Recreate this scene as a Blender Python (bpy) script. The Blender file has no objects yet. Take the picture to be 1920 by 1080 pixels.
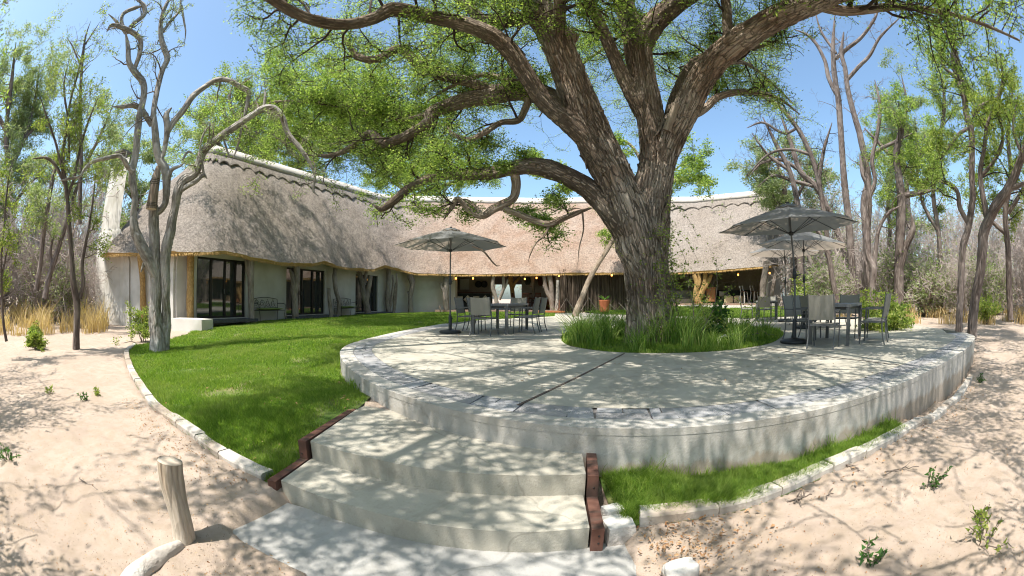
import bpy, math, random
import numpy as np
from mathutils import Vector, Matrix
from mathutils.geometry import delaunay_2d_cdt
R = math.radians
random.seed(7); rs = np.random.RandomState(7)
scene = bpy.context.scene

# ---------------------------------------------------------------- camera, sky, sun
EYE, PITCH, FP, CX, CY = 1.40, R(1.4), 800.0, 960.0, 540.0
cam = bpy.data.cameras.new('camera'); cam_o = bpy.data.objects.new('camera', cam)
scene.collection.objects.link(cam_o); scene.camera = cam_o
cam.type = 'PANO'
cam.panorama_type = 'FISHEYE_EQUISOLID'
cam.fisheye_lens = 15.0; cam.fisheye_fov = R(200)
cam.sensor_fit = 'HORIZONTAL'; cam.sensor_width = 36.0; cam.sensor_height = 20.25
cam.clip_start = 0.05; cam.clip_end = 1500
cam_o.location = (0, 0, EYE); cam_o.rotation_euler = (R(90) + PITCH, 0, 0)
SUN_AZ, SUN_EL = R(217), R(66)          # azimuth clockwise from +Y
sd = Vector((math.sin(SUN_AZ)*math.cos(SUN_EL), math.cos(SUN_AZ)*math.cos(SUN_EL), math.sin(SUN_EL)))
world = bpy.data.worlds.new('World'); scene.world = world; world.use_nodes = True
wn = world.node_tree.nodes; wl = world.node_tree.links
sky = wn.new('ShaderNodeTexSky'); sky.sky_type = 'NISHITA'; sky.sun_disc = False
sky.sun_elevation = SUN_EL; sky.sun_rotation = SUN_AZ; sky.air_density = 0.9; sky.dust_density = 2.2; sky.ozone_density = 0.5
bg = wn['Background']; bg.inputs[1].default_value = 0.15
tint = wn.new('ShaderNodeMix'); tint.data_type = 'RGBA'; tint.blend_type = 'MULTIPLY'; tint.inputs[0].default_value = 1.0; tint.inputs[7].default_value = (.92, 1.06, 1.06, 1)
wl.new(sky.outputs[0], tint.inputs[6]); wl.new(tint.outputs[2], bg.inputs[0])
sun = bpy.data.lights.new('sun', 'SUN'); sun.energy = 4.7; sun.angle = R(0.4); sun.color = (1, 0.95, 0.86)
sun_o = bpy.data.objects.new('sun', sun); scene.collection.objects.link(sun_o)
sun_o.rotation_euler = (-sd).to_track_quat('-Z', 'Y').to_euler()
scene.view_settings.view_transform = 'Standard'; scene.view_settings.look = 'None'
scene.view_settings.exposure = 0.88; scene.view_settings.gamma = 1; scene.view_settings.use_curve_mapping = False
scene.render.engine = 'CYCLES'
scene.cycles.max_bounces = 8; scene.cycles.transparent_max_bounces = 12; scene.cycles.use_denoising = True
scene.cycles.filter_width = 1.1
scene.cycles.caustics_reflective = False; scene.cycles.caustics_refractive = False

def ray(x, y):
    dx, dy = x-CX, CY-y; r = math.hypot(dx, dy) or 1e-6
    th = 2*math.asin(min(1, r/(2*FP))); s = math.sin(th)
    v = (s*dx/r, math.cos(th), s*dy/r); c, n = math.cos(PITCH), math.sin(PITCH)
    return Vector((v[0], v[1]*c-v[2]*n, v[1]*n+v[2]*c))
def at(x, y, D):                          # photo point at horizontal distance D
    v = ray(x, y); t = D/math.hypot(v.x, v.y); return Vector((v.x*t, v.y*t, EYE+v.z*t))
def gnd(x, y, z):
    v = ray(x, y); t = (z-EYE)/v.z; return Vector((v.x*t, v.y*t, z))
def on_line(x, a, b, y=560):              # where the photo's column x meets the plan line a-b
    v = ray(x, y); d = (b[0]-a[0], b[1]-a[1])
    den = v.x*d[1]-v.y*d[0]; t = (a[0]*d[1]-a[1]*d[0])/den
    return Vector((v.x*t, v.y*t, EYE+v.z*t))

# ---------------------------------------------------------------- noise
_T = np.random.RandomState(3).rand(4096).astype(np.float32)
def _h(i, j, k): return _T[(i*73856093 ^ j*19349663 ^ k*83492791) & 4095]
def noise(x, y, z=0.0):
    x = np.asarray(x, float); y = np.asarray(y, float); z = np.asarray(z, float)+0*x
    i = np.floor(x).astype(np.int64); j = np.floor(y).astype(np.int64); k = np.floor(z).astype(np.int64)
    u, v, w = x-i, y-j, z-k
    u = u*u*(3-2*u); v = v*v*(3-2*v); w = w*w*(3-2*w)
    def L(a, b, t): return a+(b-a)*t
    r = L(L(L(_h(i,j,k),_h(i+1,j,k),u), L(_h(i,j+1,k),_h(i+1,j+1,k),u), v),
          L(L(_h(i,j,k+1),_h(i+1,j,k+1),u), L(_h(i,j+1,k+1),_h(i+1,j+1,k+1),u), v), w)
    return r*2-1
def fbm(x, y, z=0.0, o=3):
    s = 0; a = 1; f = 1
    for _ in range(o): s = s+a*noise(np.asarray(x)*f+7*_, np.asarray(y)*f, np.asarray(z)*f); a *= .5; f *= 2.1
    return s

# ---------------------------------------------------------------- mesh builder
class MB:
    def __init__(s): s.v = []; s.f = []; s.n = 0; s.uv = []; s.has_uv = False; s.tubes = []
    def add(s, v, f, m=0, smooth=True, uv=None):
        v = np.asarray(v, float).reshape(-1, 3); f = np.asarray(f, np.int64)
        s.v.append(v); s.f.append((f+s.n, m, smooth)); s.n += len(v)
        if uv is not None: s.has_uv = True
        s.uv.append(np.zeros((len(v), 2)) if uv is None else uv)
        return s
    def box(s, c, d, rz=0, m=0, rot=None):
        x, y, z = d[0]/2, d[1]/2, d[2]/2
        v = np.array([[a*x, b*y, e*z] for e in (-1, 1) for b in (-1, 1) for a in (-1, 1)])
        M = np.array(rot) if rot is not None else np.array([[math.cos(rz), -math.sin(rz), 0], [math.sin(rz), math.cos(rz), 0], [0, 0, 1]])
        s.add(v@M.T+np.array(c), [[0,2,3,1],[4,5,7,6],[0,1,5,4],[2,6,7,3],[0,4,6,2],[1,3,7,5]], m, False); return s
    def bar(s, a, b, w, h=None, m=0):
        a = Vector(a); b = Vector(b); h = h or w; d = (b-a); L = d.length; z = d.normalized()
        up = Vector((0,0,1)) if abs(z.z) < .95 else Vector((0,1,0))
        x = up.cross(z).normalized(); y = z.cross(x)
        M = [[x[i], y[i], z[i]] for i in range(3)]
        return s.box((a+b)/2, (w, h, L), rot=M, m=m)
    def prism(s, pts, z0, z1, m=0, smooth=False):
        # pts: plan polygon (any), z0/z1 scalars or lists
        n = len(pts); z0 = [z0]*n if np.isscalar(z0) else z0; z1 = [z1]*n if np.isscalar(z1) else z1
        area = sum(pts[i][0]*pts[(i+1) % n][1]-pts[(i+1) % n][0]*pts[i][1] for i in range(n))
        if area < 0: pts = pts[::-1]; z0 = z0[::-1]; z1 = z1[::-1]
        v = [(p[0], p[1], z0[i]) for i, p in enumerate(pts)]+[(p[0], p[1], z1[i]) for i, p in enumerate(pts)]
        s.add(v, [[i, (i+1) % n, n+(i+1) % n, n+i] for i in range(n)], m, smooth)
        vv, _, ff, _, _, _ = delaunay_2d_cdt([Vector((p[0], p[1])) for p in pts], [(i, (i+1) % n) for i in range(n)], [list(range(n))], 1, 1e-5)
        P = np.array([(p[0], p[1]) for p in pts])
        zz = [z1[int(np.argmin(((P-np.array(q))**2).sum(1)))] for q in vv]
        zb = [z0[int(np.argmin(((P-np.array(q))**2).sum(1)))] for q in vv]
        s.add([(q[0], q[1], zz[i]) for i, q in enumerate(vv)], [list(f)[:3] for f in ff], m, False)
        s.add([(q[0], q[1], zb[i]) for i, q in enumerate(vv)], [list(f)[:3][::-1] for f in ff], m, False)
        return s
    def lathe(s, prof, c=(0,0,0), n=20, m=0, smooth=True):
        a = np.arange(n)*2*math.pi/n; v = []; f = []
        for r, z in prof: v += [(c[0]+r*math.cos(t), c[1]+r*math.sin(t), c[2]+z) for t in a]
        for i in range(len(prof)-1): f += [[i*n+j, i*n+(j+1) % n, (i+1)*n+(j+1) % n, (i+1)*n+j] for j in range(n)]
        return s.add(v, f, m, smooth)
    def tube(s, pts, rad, k=6): s.tubes.append((pts, rad, k))
    def rope(s, pts, rad, k=8, m=0, disp=None, seg=None, cap=True, uvk=1.0):
        """one smooth tube with parallel transported frame; disp(angle, length, r) -> radial factor"""
        pts = np.array([tuple(p) for p in pts], float); n0 = len(pts)
        rad = np.full(n0, rad, float) if np.isscalar(rad) else np.array(rad, float)
        if seg:
            L = np.r_[0, np.cumsum(np.linalg.norm(np.diff(pts, axis=0), axis=1))]
            n = max(4, int(L[-1]/seg)); t = np.linspace(0, L[-1], n)
            pts, rad = cr(pts, L, t), np.interp(t, L, rad)
        n = len(pts); T = np.gradient(pts, axis=0); T /= np.linalg.norm(T, axis=1)[:, None]+1e-12
        ref = np.array([0, 1.0, 0]) if abs(T[0][1]) < .8 else np.array([1.0, 0, 0])
        U = np.zeros((n, 3)); u = ref-T[0]*ref.dot(T[0])
        for i in range(n):
            u = u-T[i]*u.dot(T[i]); u /= np.linalg.norm(u)+1e-12; U[i] = u
        V = np.cross(T, U); A = np.linspace(0, 2*math.pi, k+1)
        S = np.r_[0, np.cumsum(np.linalg.norm(np.diff(pts, axis=0), axis=1))]
        rr = np.repeat(rad[:, None], k+1, 1)
        if disp is not None: rr = rr*disp(A[None, :]+0*S[:, None], S[:, None]+0*A[None, :], rr)
        v = pts[:, None]+rr[..., None]*(np.cos(A)[None, :, None]*U[:, None]+np.sin(A)[None, :, None]*V[:, None])
        i, j = np.meshgrid(np.arange(n-1), np.arange(k), indexing='ij'); b = (i*(k+1)+j).ravel()
        F = np.stack([b, b+1, b+k+2, b+k+1], 1)
        ids = getattr(disp, 'ids', 0) if disp is not None else 0
        uv = np.stack([(A/(2*math.pi))[None]*max(rad[0]*6.28, .05)+0*S[:, None]+9*ids, S[:, None]+0*A[None]], -1).reshape(-1, 2)*uvk
        s.add(v.reshape(-1, 3), F, m, True, uv)
        if cap:
            for q, order in ((0, 1), (n-1, -1)):
                ring = v[q][:k]; c = ring.mean(0)
                s.add(np.vstack([ring, c]), [[jj, (jj+1) % k, k][::-order] for jj in range(k)], m, False)
        return s
    def _flush(s):
        g = {}
        for p, r, k in s.tubes: g.setdefault((len(p), k), []).append((p, r))
        for (n, k), L in g.items():
            P = np.array([[tuple(q) for q in p] for p, r in L], float); Rr = np.array([r for p, r in L], float)
            T = np.gradient(P, axis=1); T /= np.linalg.norm(T, axis=2)[..., None]+1e-12
            ch = P[:, -1]-P[:, 0]; ref = np.cross(ch, np.where(np.abs(ch[:, 2:3]) > .8*np.linalg.norm(ch, axis=1)[:, None], [[1., 0, 0]], [[0, 0, 1.]]))
            ref /= np.linalg.norm(ref, axis=1)[:, None]+1e-12
            U = ref[:, None]-T*(T*ref[:, None]).sum(2)[..., None]; U /= np.linalg.norm(U, axis=2)[..., None]+1e-9
            V = np.cross(T, U); A = np.arange(k)*2*math.pi/k
            v = P[:, :, None]+Rr[:, :, None, None]*(np.cos(A)[None, None, :, None]*U[:, :, None]+np.sin(A)[None, None, :, None]*V[:, :, None])
            a, i, j = np.meshgrid(np.arange(len(L)), np.arange(n-1), np.arange(k), indexing='ij')
            b = a*n*k+i*k; F = np.stack([b+j, b+(j+1) % k, b+k+(j+1) % k, b+k+j], -1).reshape(-1, 4)
            s.add(v.reshape(-1, 3), F, 0, True)
        s.tubes = []
    def mesh(s, name, mats):
        s._flush()
        me = bpy.data.meshes.new(name); V = np.vstack(s.v); me.vertices.add(len(V)); me.vertices.foreach_set('co', V.ravel().astype(np.float32))
        fl = [(f if f.ndim == 2 else f.reshape(-1, 4), m, sm) for f, m, sm in s.f if len(f)]
        lv = np.concatenate([f.ravel() for f, _, _ in fl]); cnt = np.concatenate([np.full(len(f), f.shape[1]) for f, _, _ in fl])
        me.loops.add(len(lv)); me.loops.foreach_set('vertex_index', lv.astype(np.int32))
        me.polygons.add(len(cnt)); st = np.r_[0, np.cumsum(cnt)[:-1]]
        me.polygons.foreach_set('loop_start', st.astype(np.int32)); me.polygons.foreach_set('loop_total', cnt.astype(np.int32))
        me.polygons.foreach_set('material_index', np.concatenate([np.full(len(f), m) for f, m, _ in fl]).astype(np.int32))
        me.polygons.foreach_set('use_smooth', np.concatenate([np.full(len(f), sm) for f, _, sm in fl]).astype(bool))
        if s.has_uv:
            l = me.uv_layers.new(name='UVMap'); l.data.foreach_set('uv', np.vstack(s.uv)[lv].ravel().astype(np.float32))
        me.update(calc_edges=True)
        for mt in (mats if isinstance(mats, (list, tuple)) else [mats]): me.materials.append(mt)
        return me
    def build(s, name, mats, parent=None, **tags):
        o = bpy.data.objects.new(name, s.mesh(name, mats)); scene.collection.objects.link(o)
        if parent is not None: o.parent = parent
        for k, v in tags.items(): o[{'cat': 'category'}.get(k, k)] = v
        return o
def cr(P, L, t):                          # smooth interpolation through points
    P = np.asarray(P, float); n = len(P); idx = np.clip(np.searchsorted(L, t, side='right')-1, 0, n-2)
    u = ((t-L[idx])/(L[idx+1]-L[idx]+1e-12))[:, None]
    M = np.zeros_like(P); M[1:-1] = (P[2:]-P[:-2])/((L[2:]-L[:-2])[:, None]); M[0] = (P[1]-P[0])/(L[1]-L[0]); M[-1] = (P[-1]-P[-2])/(L[-1]-L[-2])
    h = (L[idx+1]-L[idx])[:, None]; a, b = P[idx], P[idx+1]; ma, mb = M[idx]*h, M[idx+1]*h
    return (2*u**3-3*u**2+1)*a+(u**3-2*u**2+u)*ma+(-2*u**3+3*u**2)*b+(u**3-u**2)*mb
def curve(P, step):
    P = np.array([tuple(p) for p in P], float); L = np.r_[0, np.cumsum(np.linalg.norm(np.diff(P, axis=0), axis=1))]
    return cr(P, L, np.linspace(0, L[-1], max(2, int(L[-1]/step)+1)))
def thing(name, label, cat, loc=(0,0,0), rz=0, group=None):
    o = bpy.data.objects.new(name, None); scene.collection.objects.link(o); o.location = loc; o.rotation_euler = (0, 0, rz)
    o['label'] = label; o['category'] = cat
    if group: o['group'] = group
    return o
def copy_tree(o, parent=None):
    c = o.copy(); scene.collection.objects.link(c)
    if parent is not None: c.parent = parent
    for ch in list(KIDS.get(o.name, [])): copy_tree(ch, c)
    return c
KIDS = {}
def index_kids(root):
    for o in scene.objects:
        if o.parent is not None and o.name not in _seen: _seen.add(o.name); KIDS.setdefault(o.parent.name, []).append(o)
_seen = set()

# ---------------------------------------------------------------- materials
def mat(name, base=(.5,.5,.5), rough=.9, **k):
    m = bpy.data.materials.new(name); m.use_nodes = True; nt = m.node_tree; b = nt.nodes['Principled BSDF']
    b.inputs['Base Color'].default_value = (*base, 1); b.inputs['Roughness'].default_value = rough
    b.inputs['Specular IOR Level'].default_value = k.get('spec', .3); b.inputs['Metallic'].default_value = k.get('metal', 0)
    return m
def N(m, t, **k):
    n = m.node_tree.nodes.new(t)
    for a, v in k.items():
        if hasattr(n, a): setattr(n, a, v)
        else: n.inputs[a].default_value = v
    return n
def LK(m, a, b): m.node_tree.links.new(a, b)
def coords(m, kind='Object', scale=(1,1,1)):
    c = N(m, 'ShaderNodeTexCoord'); mp = N(m, 'ShaderNodeMapping'); LK(m, c.outputs[kind], mp.inputs[0]); mp.inputs['Scale'].default_value = scale
    return mp.outputs[0]
def nz(m, vec, scale, detail=4, rough=.6, dist=0):
    n = N(m, 'ShaderNodeTexNoise'); LK(m, vec, n.inputs['Vector']); n.inputs['Scale'].default_value = scale; n.inputs['Detail'].default_value = detail
    n.inputs['Roughness'].default_value = rough; n.inputs['Distortion'].default_value = dist; return n.outputs['Fac']
def ramp(m, fac, stops):
    r = N(m, 'ShaderNodeValToRGB'); LK(m, fac, r.inputs[0]); e = r.color_ramp.elements
    for i, (p, c) in enumerate(stops):
        x = e[i] if i < 2 else e.new(p)
        x.position = p; x.color = (*c, 1) if len(c) == 3 else c
    return r.outputs[0]
def mix(m, fac, a, b, mode='MIX'):
    n = N(m, 'ShaderNodeMix', data_type='RGBA', blend_type=mode)
    if isinstance(fac, (int, float)): n.inputs[0].default_value = fac
    else: LK(m, fac, n.inputs[0])
    for s, v in ((6, a), (7, b)):
        if isinstance(v, tuple): n.inputs[s].default_value = (*v, 1)
        else: LK(m, v, n.inputs[s])
    return n.outputs[2]
def fin(m, col=None, bump=None, bs=.4, bd=.02, rough=None):
    b = m.node_tree.nodes['Principled BSDF']
    if col is not None: LK(m, col, b.inputs['Base Color'])
    if bump is not None:
        bn = N(m, 'ShaderNodeBump'); bn.inputs['Strength'].default_value = bs; bn.inputs['Distance'].default_value = bd
        LK(m, bump, bn.inputs['Height']); LK(m, bn.outputs[0], b.inputs['Normal'])
    if rough is not None: LK(m, rough, b.inputs['Roughness'])
    return m
def noisy(name, c1, c2, scale=5, bscale=30, bs=.4, bd=.01, rough=.9, c3=None, sc=(1,1,1), kind='Object', detail=5, spec=.2):
    m = mat(name, c1, rough, spec=spec); v = coords(m, kind, sc); f = nz(m, v, scale, detail)
    col = ramp(m, f, [(.3, c1), (.7, c2)])
    if c3 is not None: col = mix(m, ramp(m, nz(m, v, scale*.23, 3), [(.48, (0,0,0)), (.62, (1,1,1))]), col, c3)
    return fin(m, col, nz(m, v, bscale, 4), bs, bd)
def island(m):
    g = N(m, 'ShaderNodeNewGeometry'); return g.outputs['Random Per Island']
def leaf_mat(name, cols, trans=.5, rough=.6, dry=None):
    m = mat(name, cols[0], rough, spec=.25); nt = m.node_tree; b = nt.nodes['Principled BSDF']
    n = len(cols); col = ramp(m, island(m), [(i/(n-1) if n > 1 else 0, c) for i, c in enumerate(cols)])
    if dry: col = mix(m, ramp(m, nz(m, coords(m), .9, 5, .7), [(.48, (0,0,0)), (.72, (.85,.85,.85))]), col, dry)
    LK(m, col, b.inputs['Base Color'])
    t = N(m, 'ShaderNodeBsdfTranslucent'); br = mix(m, 1.0, col, (1.5, 1.6, .8), 'MULTIPLY'); LK(m, br, t.inputs[0])
    ms = N(m, 'ShaderNodeMixShader'); ms.inputs[0].default_value = trans
    LK(m, b.outputs[0], ms.inputs[1]); LK(m, t.outputs[0], ms.inputs[2]); LK(m, ms.outputs[0], nt.nodes['Material Output'].inputs[0])
    return m
def bark_mat(name, c1, c2, c3, su=16, sv=2.2, bd=.02, bs=.8):
    m = mat(name, c1, .95, spec=.15); v = coords(m, 'UV', (su, sv, 1))
    f = nz(m, v, 1.0, 6, .65, .6); vo = N(m, 'ShaderNodeTexVoronoi', feature='DISTANCE_TO_EDGE'); LK(m, v, vo.inputs['Vector']); vo.inputs['Scale'].default_value = .7
    crack = ramp(m, vo.outputs['Distance'], [(0, (0,0,0)), (.25, (1,1,1))])
    col = ramp(m, f, [(.28, c1), (.5, c2), (.72, c3)])
    col = mix(m, .35, col, crack, 'MULTIPLY')
    col = mix(m, ramp(m, nz(m, coords(m), 1.2, 4), [(.45, (0,0,0)), (.65, (1,1,1))]), col, mix(m, .5, col, c3))
    h = N(m, 'ShaderNodeMath', operation='ADD'); LK(m, f, h.inputs[0]); LK(m, crack, h.inputs[1])
    return fin(m, col, h.outputs[0], bs, bd)

M = {}
# sand with litter
m = mat('sand', (.5,.4,.3), .95, spec=.1); v = coords(m)
f1 = nz(m, v, .9, 5); f2 = nz(m, v, 38, 4, .7); f3 = nz(m, v, 7, 6, .7); f4 = nz(m, v, 150, 3)
col = ramp(m, f1, [(.3, (.345,.27,.22)), (.7, (.43,.35,.295))])
col = mix(m, ramp(m, f3, [(.42, (0,0,0)), (.62, (.75,.75,.75))]), col, (.33,.26,.20))
col = mix(m, ramp(m, f2, [(.63, (0,0,0)), (.72, (.8,.8,.8))]), col, (.20,.13,.08))
hh = mix(m, .5, f3, f2); M['sand'] = fin(m, col, mix(m, .3, hh, f4), .7, .03)
M['lawn'] = noisy('lawn_soil', (.06,.10,.02), (.10,.16,.03), 6, 60, .6, .02, c3=(.17,.16,.07))
M['grass'] = leaf_mat('grass_blade', [(.075,.15,.02), (.13,.225,.03), (.20,.30,.05), (.29,.35,.08)], .55, dry=(.27,.31,.10))
M['tallgrass'] = leaf_mat('tall_grass_blade', [(.08,.16,.03), (.15,.25,.05), (.25,.36,.08), (.38,.43,.16)], .45)
M['drygrass'] = leaf_mat('dry_grass_blade', [(.42,.30,.15), (.55,.42,.24), (.5,.36,.18)], .3)
def concrete(name, a, b, c, soil=None):
    m = mat(name, a, .85, spec=.25); v = coords(m)
    col = ramp(m, nz(m, v, 1.3, 6, .65), [(.3, a), (.7, b)])
    col = mix(m, ramp(m, nz(m, v, 3.7, 6, .75), [(.52, (0,0,0)), (.75, (.6,.6,.6))]), col, c)
    col = mix(m, ramp(m, nz(m, v, 90, 2), [(.62, (0,0,0)), (.75, (.35,.35,.35))]), col, (.12,.11,.09))
    col = mix(m, ramp(m, nz(m, v, .8, 6, .7, 1.5), [(.50, (0,0,0)), (.58, (.35,.35,.35)), (.66, (0,0,0))]), col, c)
    vo = N(m, 'ShaderNodeTexVoronoi', feature='DISTANCE_TO_EDGE'); ad = N(m, 'ShaderNodeVectorMath', operation='ADD'); LK(m, v, ad.inputs[0])
    ns = N(m, 'ShaderNodeTexNoise'); LK(m, v, ns.inputs['Vector']); ns.inputs['Scale'].default_value = 3; sc2 = N(m, 'ShaderNodeVectorMath', operation='SCALE'); LK(m, ns.outputs['Color'], sc2.inputs[0]); sc2.inputs['Scale'].default_value = .35; LK(m, sc2.outputs[0], ad.inputs[1])
    LK(m, ad.outputs[0], vo.inputs['Vector']); vo.inputs['Scale'].default_value = .30
    ck = ramp(m, vo.outputs['Distance'], [(0, (.35,.35,.35)), (.0014, (0,0,0))]); col = mix(m, ck, col, (.13,.12,.10))
    if soil:
        sx = N(m, 'ShaderNodeSeparateXYZ'); LK(m, v, sx.inputs[0]); ad2 = N(m, 'ShaderNodeMath', operation='MULTIPLY_ADD'); LK(m, nz(m, coords(m, 'Object', (1,1,.25)), 4, 6, .75), ad2.inputs[0]); ad2.inputs[1].default_value = -.38; LK(m, sx.outputs[2], ad2.inputs[2])
        col = mix(m, ramp(m, ad2.outputs[0], [(0, (.6,.6,.6)), (.05, (0,0,0))]), col, soil)
        drip = ramp(m, nz(m, coords(m, 'Object', (1,1,.06)), 9, 4, .7), [(.60, (0,0,0)), (.80, (.2,.2,.2))]); col = mix(m, drip, col, c)
    return fin(m, col, mix(m, .5, nz(m, v, 60, 4), nz(m, v, 6, 5)), .5, .012)
M['concrete'] = concrete('terrace_concrete', (.34,.315,.265), (.44,.41,.35), (.24,.215,.175))
M['wallcon'] = concrete('terrace_wall_plaster', (.39,.365,.335), (.49,.465,.43), (.25,.22,.175), soil=(.27,.20,.14))
M['slab'] = concrete('path_slab_concrete', (.31,.30,.29), (.39,.38,.365), (.23,.22,.20))
M['mortar'] = noisy('dark_mortar', (.15,.14,.14), (.22,.20,.19), 20)
m = mat('stamped_stone', (.3,.3,.32), .8, spec=.25); v = coords(m)
w = N(m, 'ShaderNodeTexWave', wave_type='RINGS', rings_direction='SPHERICAL'); vm = coords(m, 'Generated', (1.6, 1.6, .01)); LK(m, vm, w.inputs['Vector'])
mpn = N(m, 'ShaderNodeVectorMath', operation='SUBTRACT'); LK(m, vm, mpn.inputs[0]); mpn.inputs[1].default_value = (.8, .8, 0); LK(m, mpn.outputs[0], w.inputs['Vector'])
w.inputs['Scale'].default_value = 3.2; w.inputs['Distortion'].default_value = 3.5; w.inputs['Detail'].default_value = 3
oi = N(m, 'ShaderNodeObjectInfo')
col = ramp(m, nz(m, v, 4, 5), [(.3, (.26,.255,.26)), (.7, (.37,.365,.37))])
col = mix(m, .22, col, ramp(m, w.outputs['Fac'], [(.0, (.35,.33,.33)), (.25, (1,1,1))]), 'MULTIPLY')
col = mix(m, .35, col, ramp(m, oi.outputs['Random'], [(0, (.7,.62,.58)), (.5, (1,1,1)), (1, (.85,.9,1))]), 'MULTIPLY')
M['stone'] = fin(m, col, w.outputs['Fac'], .5, .006)
M['kerb'] = noisy('kerb_concrete', (.40,.36,.32), (.52,.48,.44), 5, 40, .5, .01, c3=(.32,.26,.21))
M['paint_board'] = noisy('red_brown_board', (.11,.05,.036), (.16,.08,.06), 9, 40, .4, .004, c3=(.08,.05,.04), sc=(1,6,1))
M['strip'] = noisy('expansion_strip', (.085,.065,.055), (.13,.10,.085), 12)
# thatch
def thatch(name, a, b, c):
    m = mat(name, a, 1.0, spec=.05); v = coords(m)
    g = nz(m, coords(m, 'UV', (9, 1.4, 1)), 3, 6, .75); big = nz(m, v, .35, 4); sp = nz(m, v, 9, 5, .85)
    sx = N(m, 'ShaderNodeSeparateXYZ'); LK(m, v, sx.inputs[0]); mr = N(m, 'ShaderNodeMapRange'); mr.inputs[1].default_value = -12; mr.inputs[2].default_value = 16; LK(m, sx.outputs[0], mr.inputs[0])
    wear = ramp(m, mr.outputs[0], [(.12, (0,0,0)), (.30, (1,1,1)), (.66, (.85,.85,.85)), (.80, (0,0,0))])
    col = ramp(m, g, [(.25, a), (.75, b)]); col = mix(m, ramp(m, big, [(.4, (0,0,0)), (.65, (.8,.8,.8))]), col, c)
    rusty = mix(m, ramp(m, nz(m, v, 1.1, 5), [(.35, (0,0,0)), (.6, (1,1,1))]), (.33,.21,.15), (.40,.30,.245))
    wf = N(m, 'ShaderNodeMath', operation='MULTIPLY'); LK(m, wear, wf.inputs[0]); wf.inputs[1].default_value = .75
    col = mix(m, wf.outputs[0], col, rusty)
    col = mix(m, .8, col, ramp(m, sp, [(.32, (.30,.28,.26)), (.62, (1.2,1.17,1.12))]), 'MULTIPLY')
    return fin(m, col, mix(m, .6, g, sp), 1.0, .12)
M['thatch'] = thatch('weathered_thatch', (.26,.23,.21), (.375,.335,.31), (.28,.24,.21))
M['thatch_edge'] = noisy('thatch_cut_edge', (.36,.22,.08), (.52,.34,.14), 40, 60, .8, .02)
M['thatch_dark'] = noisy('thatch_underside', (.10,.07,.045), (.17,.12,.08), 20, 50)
M['ridge'] = noisy('ridge_mortar', (.40,.36,.32), (.50,.455,.41), 5, 40, .4, .01)
M['plaster'] = noisy('lodge_plaster', (.44,.415,.38), (.50,.475,.44), 2.5, 40, .25, .008, c3=(.40,.37,.33))
M['plaster_lit'] = noisy('lit_chimney_plaster', (.60,.57,.53), (.68,.65,.61), 3, 40, .3, .01, c3=(.50,.47,.42))  # pale chimney plaster, whitened further to stand in for sun that misses it
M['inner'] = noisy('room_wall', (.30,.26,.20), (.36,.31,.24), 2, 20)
M['terracotta'] = noisy('terracotta', (.42,.13,.06), (.50,.18,.09), 6, 30)
M['floor'] = noisy('polished_floor', (.22,.15,.11), (.30,.21,.16), 4, 20, .1, .002, rough=.5)
M['deckedge'] = noisy('pale_deck_edge', (.62,.56,.52), (.70,.64,.60), 4, 20)
M['slate'] = noisy('dark_slate_step', (.055,.055,.06), (.10,.10,.105), 12, 40)
M['frame'] = mat('dark_door_frame', (.018,.015,.013), .45)
g = mat('door_glass', (.03,.035,.035), .03, spec=.9); g.node_tree.nodes['Principled BSDF'].inputs['IOR'].default_value = 1.7; M['glass'] = g
M['curtain'] = noisy('blue_curtain', (.35,.43,.47), (.45,.53,.56), 8, 10, sc=(8,8,.3))
M['post'] = bark_mat('weathered_post_wood', (.15,.10,.065), (.27,.205,.15), (.38,.32,.26), 20, 2.5, .012)
M['ochrepost'] = bark_mat('ochre_round_post', (.30,.17,.06), (.40,.25,.10), (.46,.31,.14), 12, 8, .01)
M['stick'] = noisy('dark_fence_stick', (.055,.04,.032), (.16,.12,.09), 2, 20, .5, .01, sc=(3,3,.6))
M['greypole'] = bark_mat('grey_pole_bark', (.16,.12,.10), (.26,.21,.18), (.36,.31,.27), 20, 3, .01)
M['bark'] = bark_mat('acacia_bark', (.17,.10,.06), (.35,.255,.19), (.62,.54,.46), 19, 1.5, .05, 1.0)
M['bark2'] = bark_mat('acacia_limb_bark', (.14,.09,.06), (.29,.215,.16), (.51,.43,.35), 24, 2.8, .03, 1.0)
M['twig'] = noisy('dark_twig', (.035,.025,.02), (.075,.055,.043), 3, 20)
M['smooth'] = bark_mat('smooth_grey_bark', (.16,.13,.11), (.33,.295,.26), (.54,.51,.48), 11, 5, .02, .9)
M['twig2'] = noisy('grey_twig', (.12,.095,.08), (.23,.19,.16), 3, 20)
M['bark3'] = bark_mat('dark_tree_bark', (.07,.05,.045), (.16,.125,.11), (.28,.235,.21), 14, 3, .02)
M['bark4'] = bark_mat('lilac_grey_bark', (.10,.075,.065), (.19,.15,.135), (.32,.27,.245), 14, 3, .02)
M['leafA'] = leaf_mat('acacia_leaf', [(.10,.16,.045), (.17,.245,.06), (.27,.35,.10), (.42,.47,.18)], .6)
M['leafB'] = leaf_mat('fresh_leaf', [(.10,.16,.035), (.17,.24,.05), (.28,.33,.08), (.38,.40,.14)], .5)
M['leafC'] = leaf_mat('olive_grey_leaf', [(.14,.20,.07), (.21,.27,.12), (.30,.34,.20), (.40,.42,.30)], .5)
M['leafD'] = leaf_mat('dark_leaf', [(.03,.08,.02), (.05,.13,.03), (.09,.18,.04)], .4)
M['leafdry'] = leaf_mat('dry_leaf', [(.24,.11,.05), (.34,.18,.09), (.46,.30,.18), (.30,.20,.13)], .2)
M['barkbits'] = leaf_mat('bark_crumbs', [(.07,.045,.03), (.14,.09,.06), (.22,.15,.10)], .05)
M['haze_twig'] = noisy('pale_thicket_twig', (.34,.28,.25), (.50,.43,.40), 1, 20)
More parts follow.
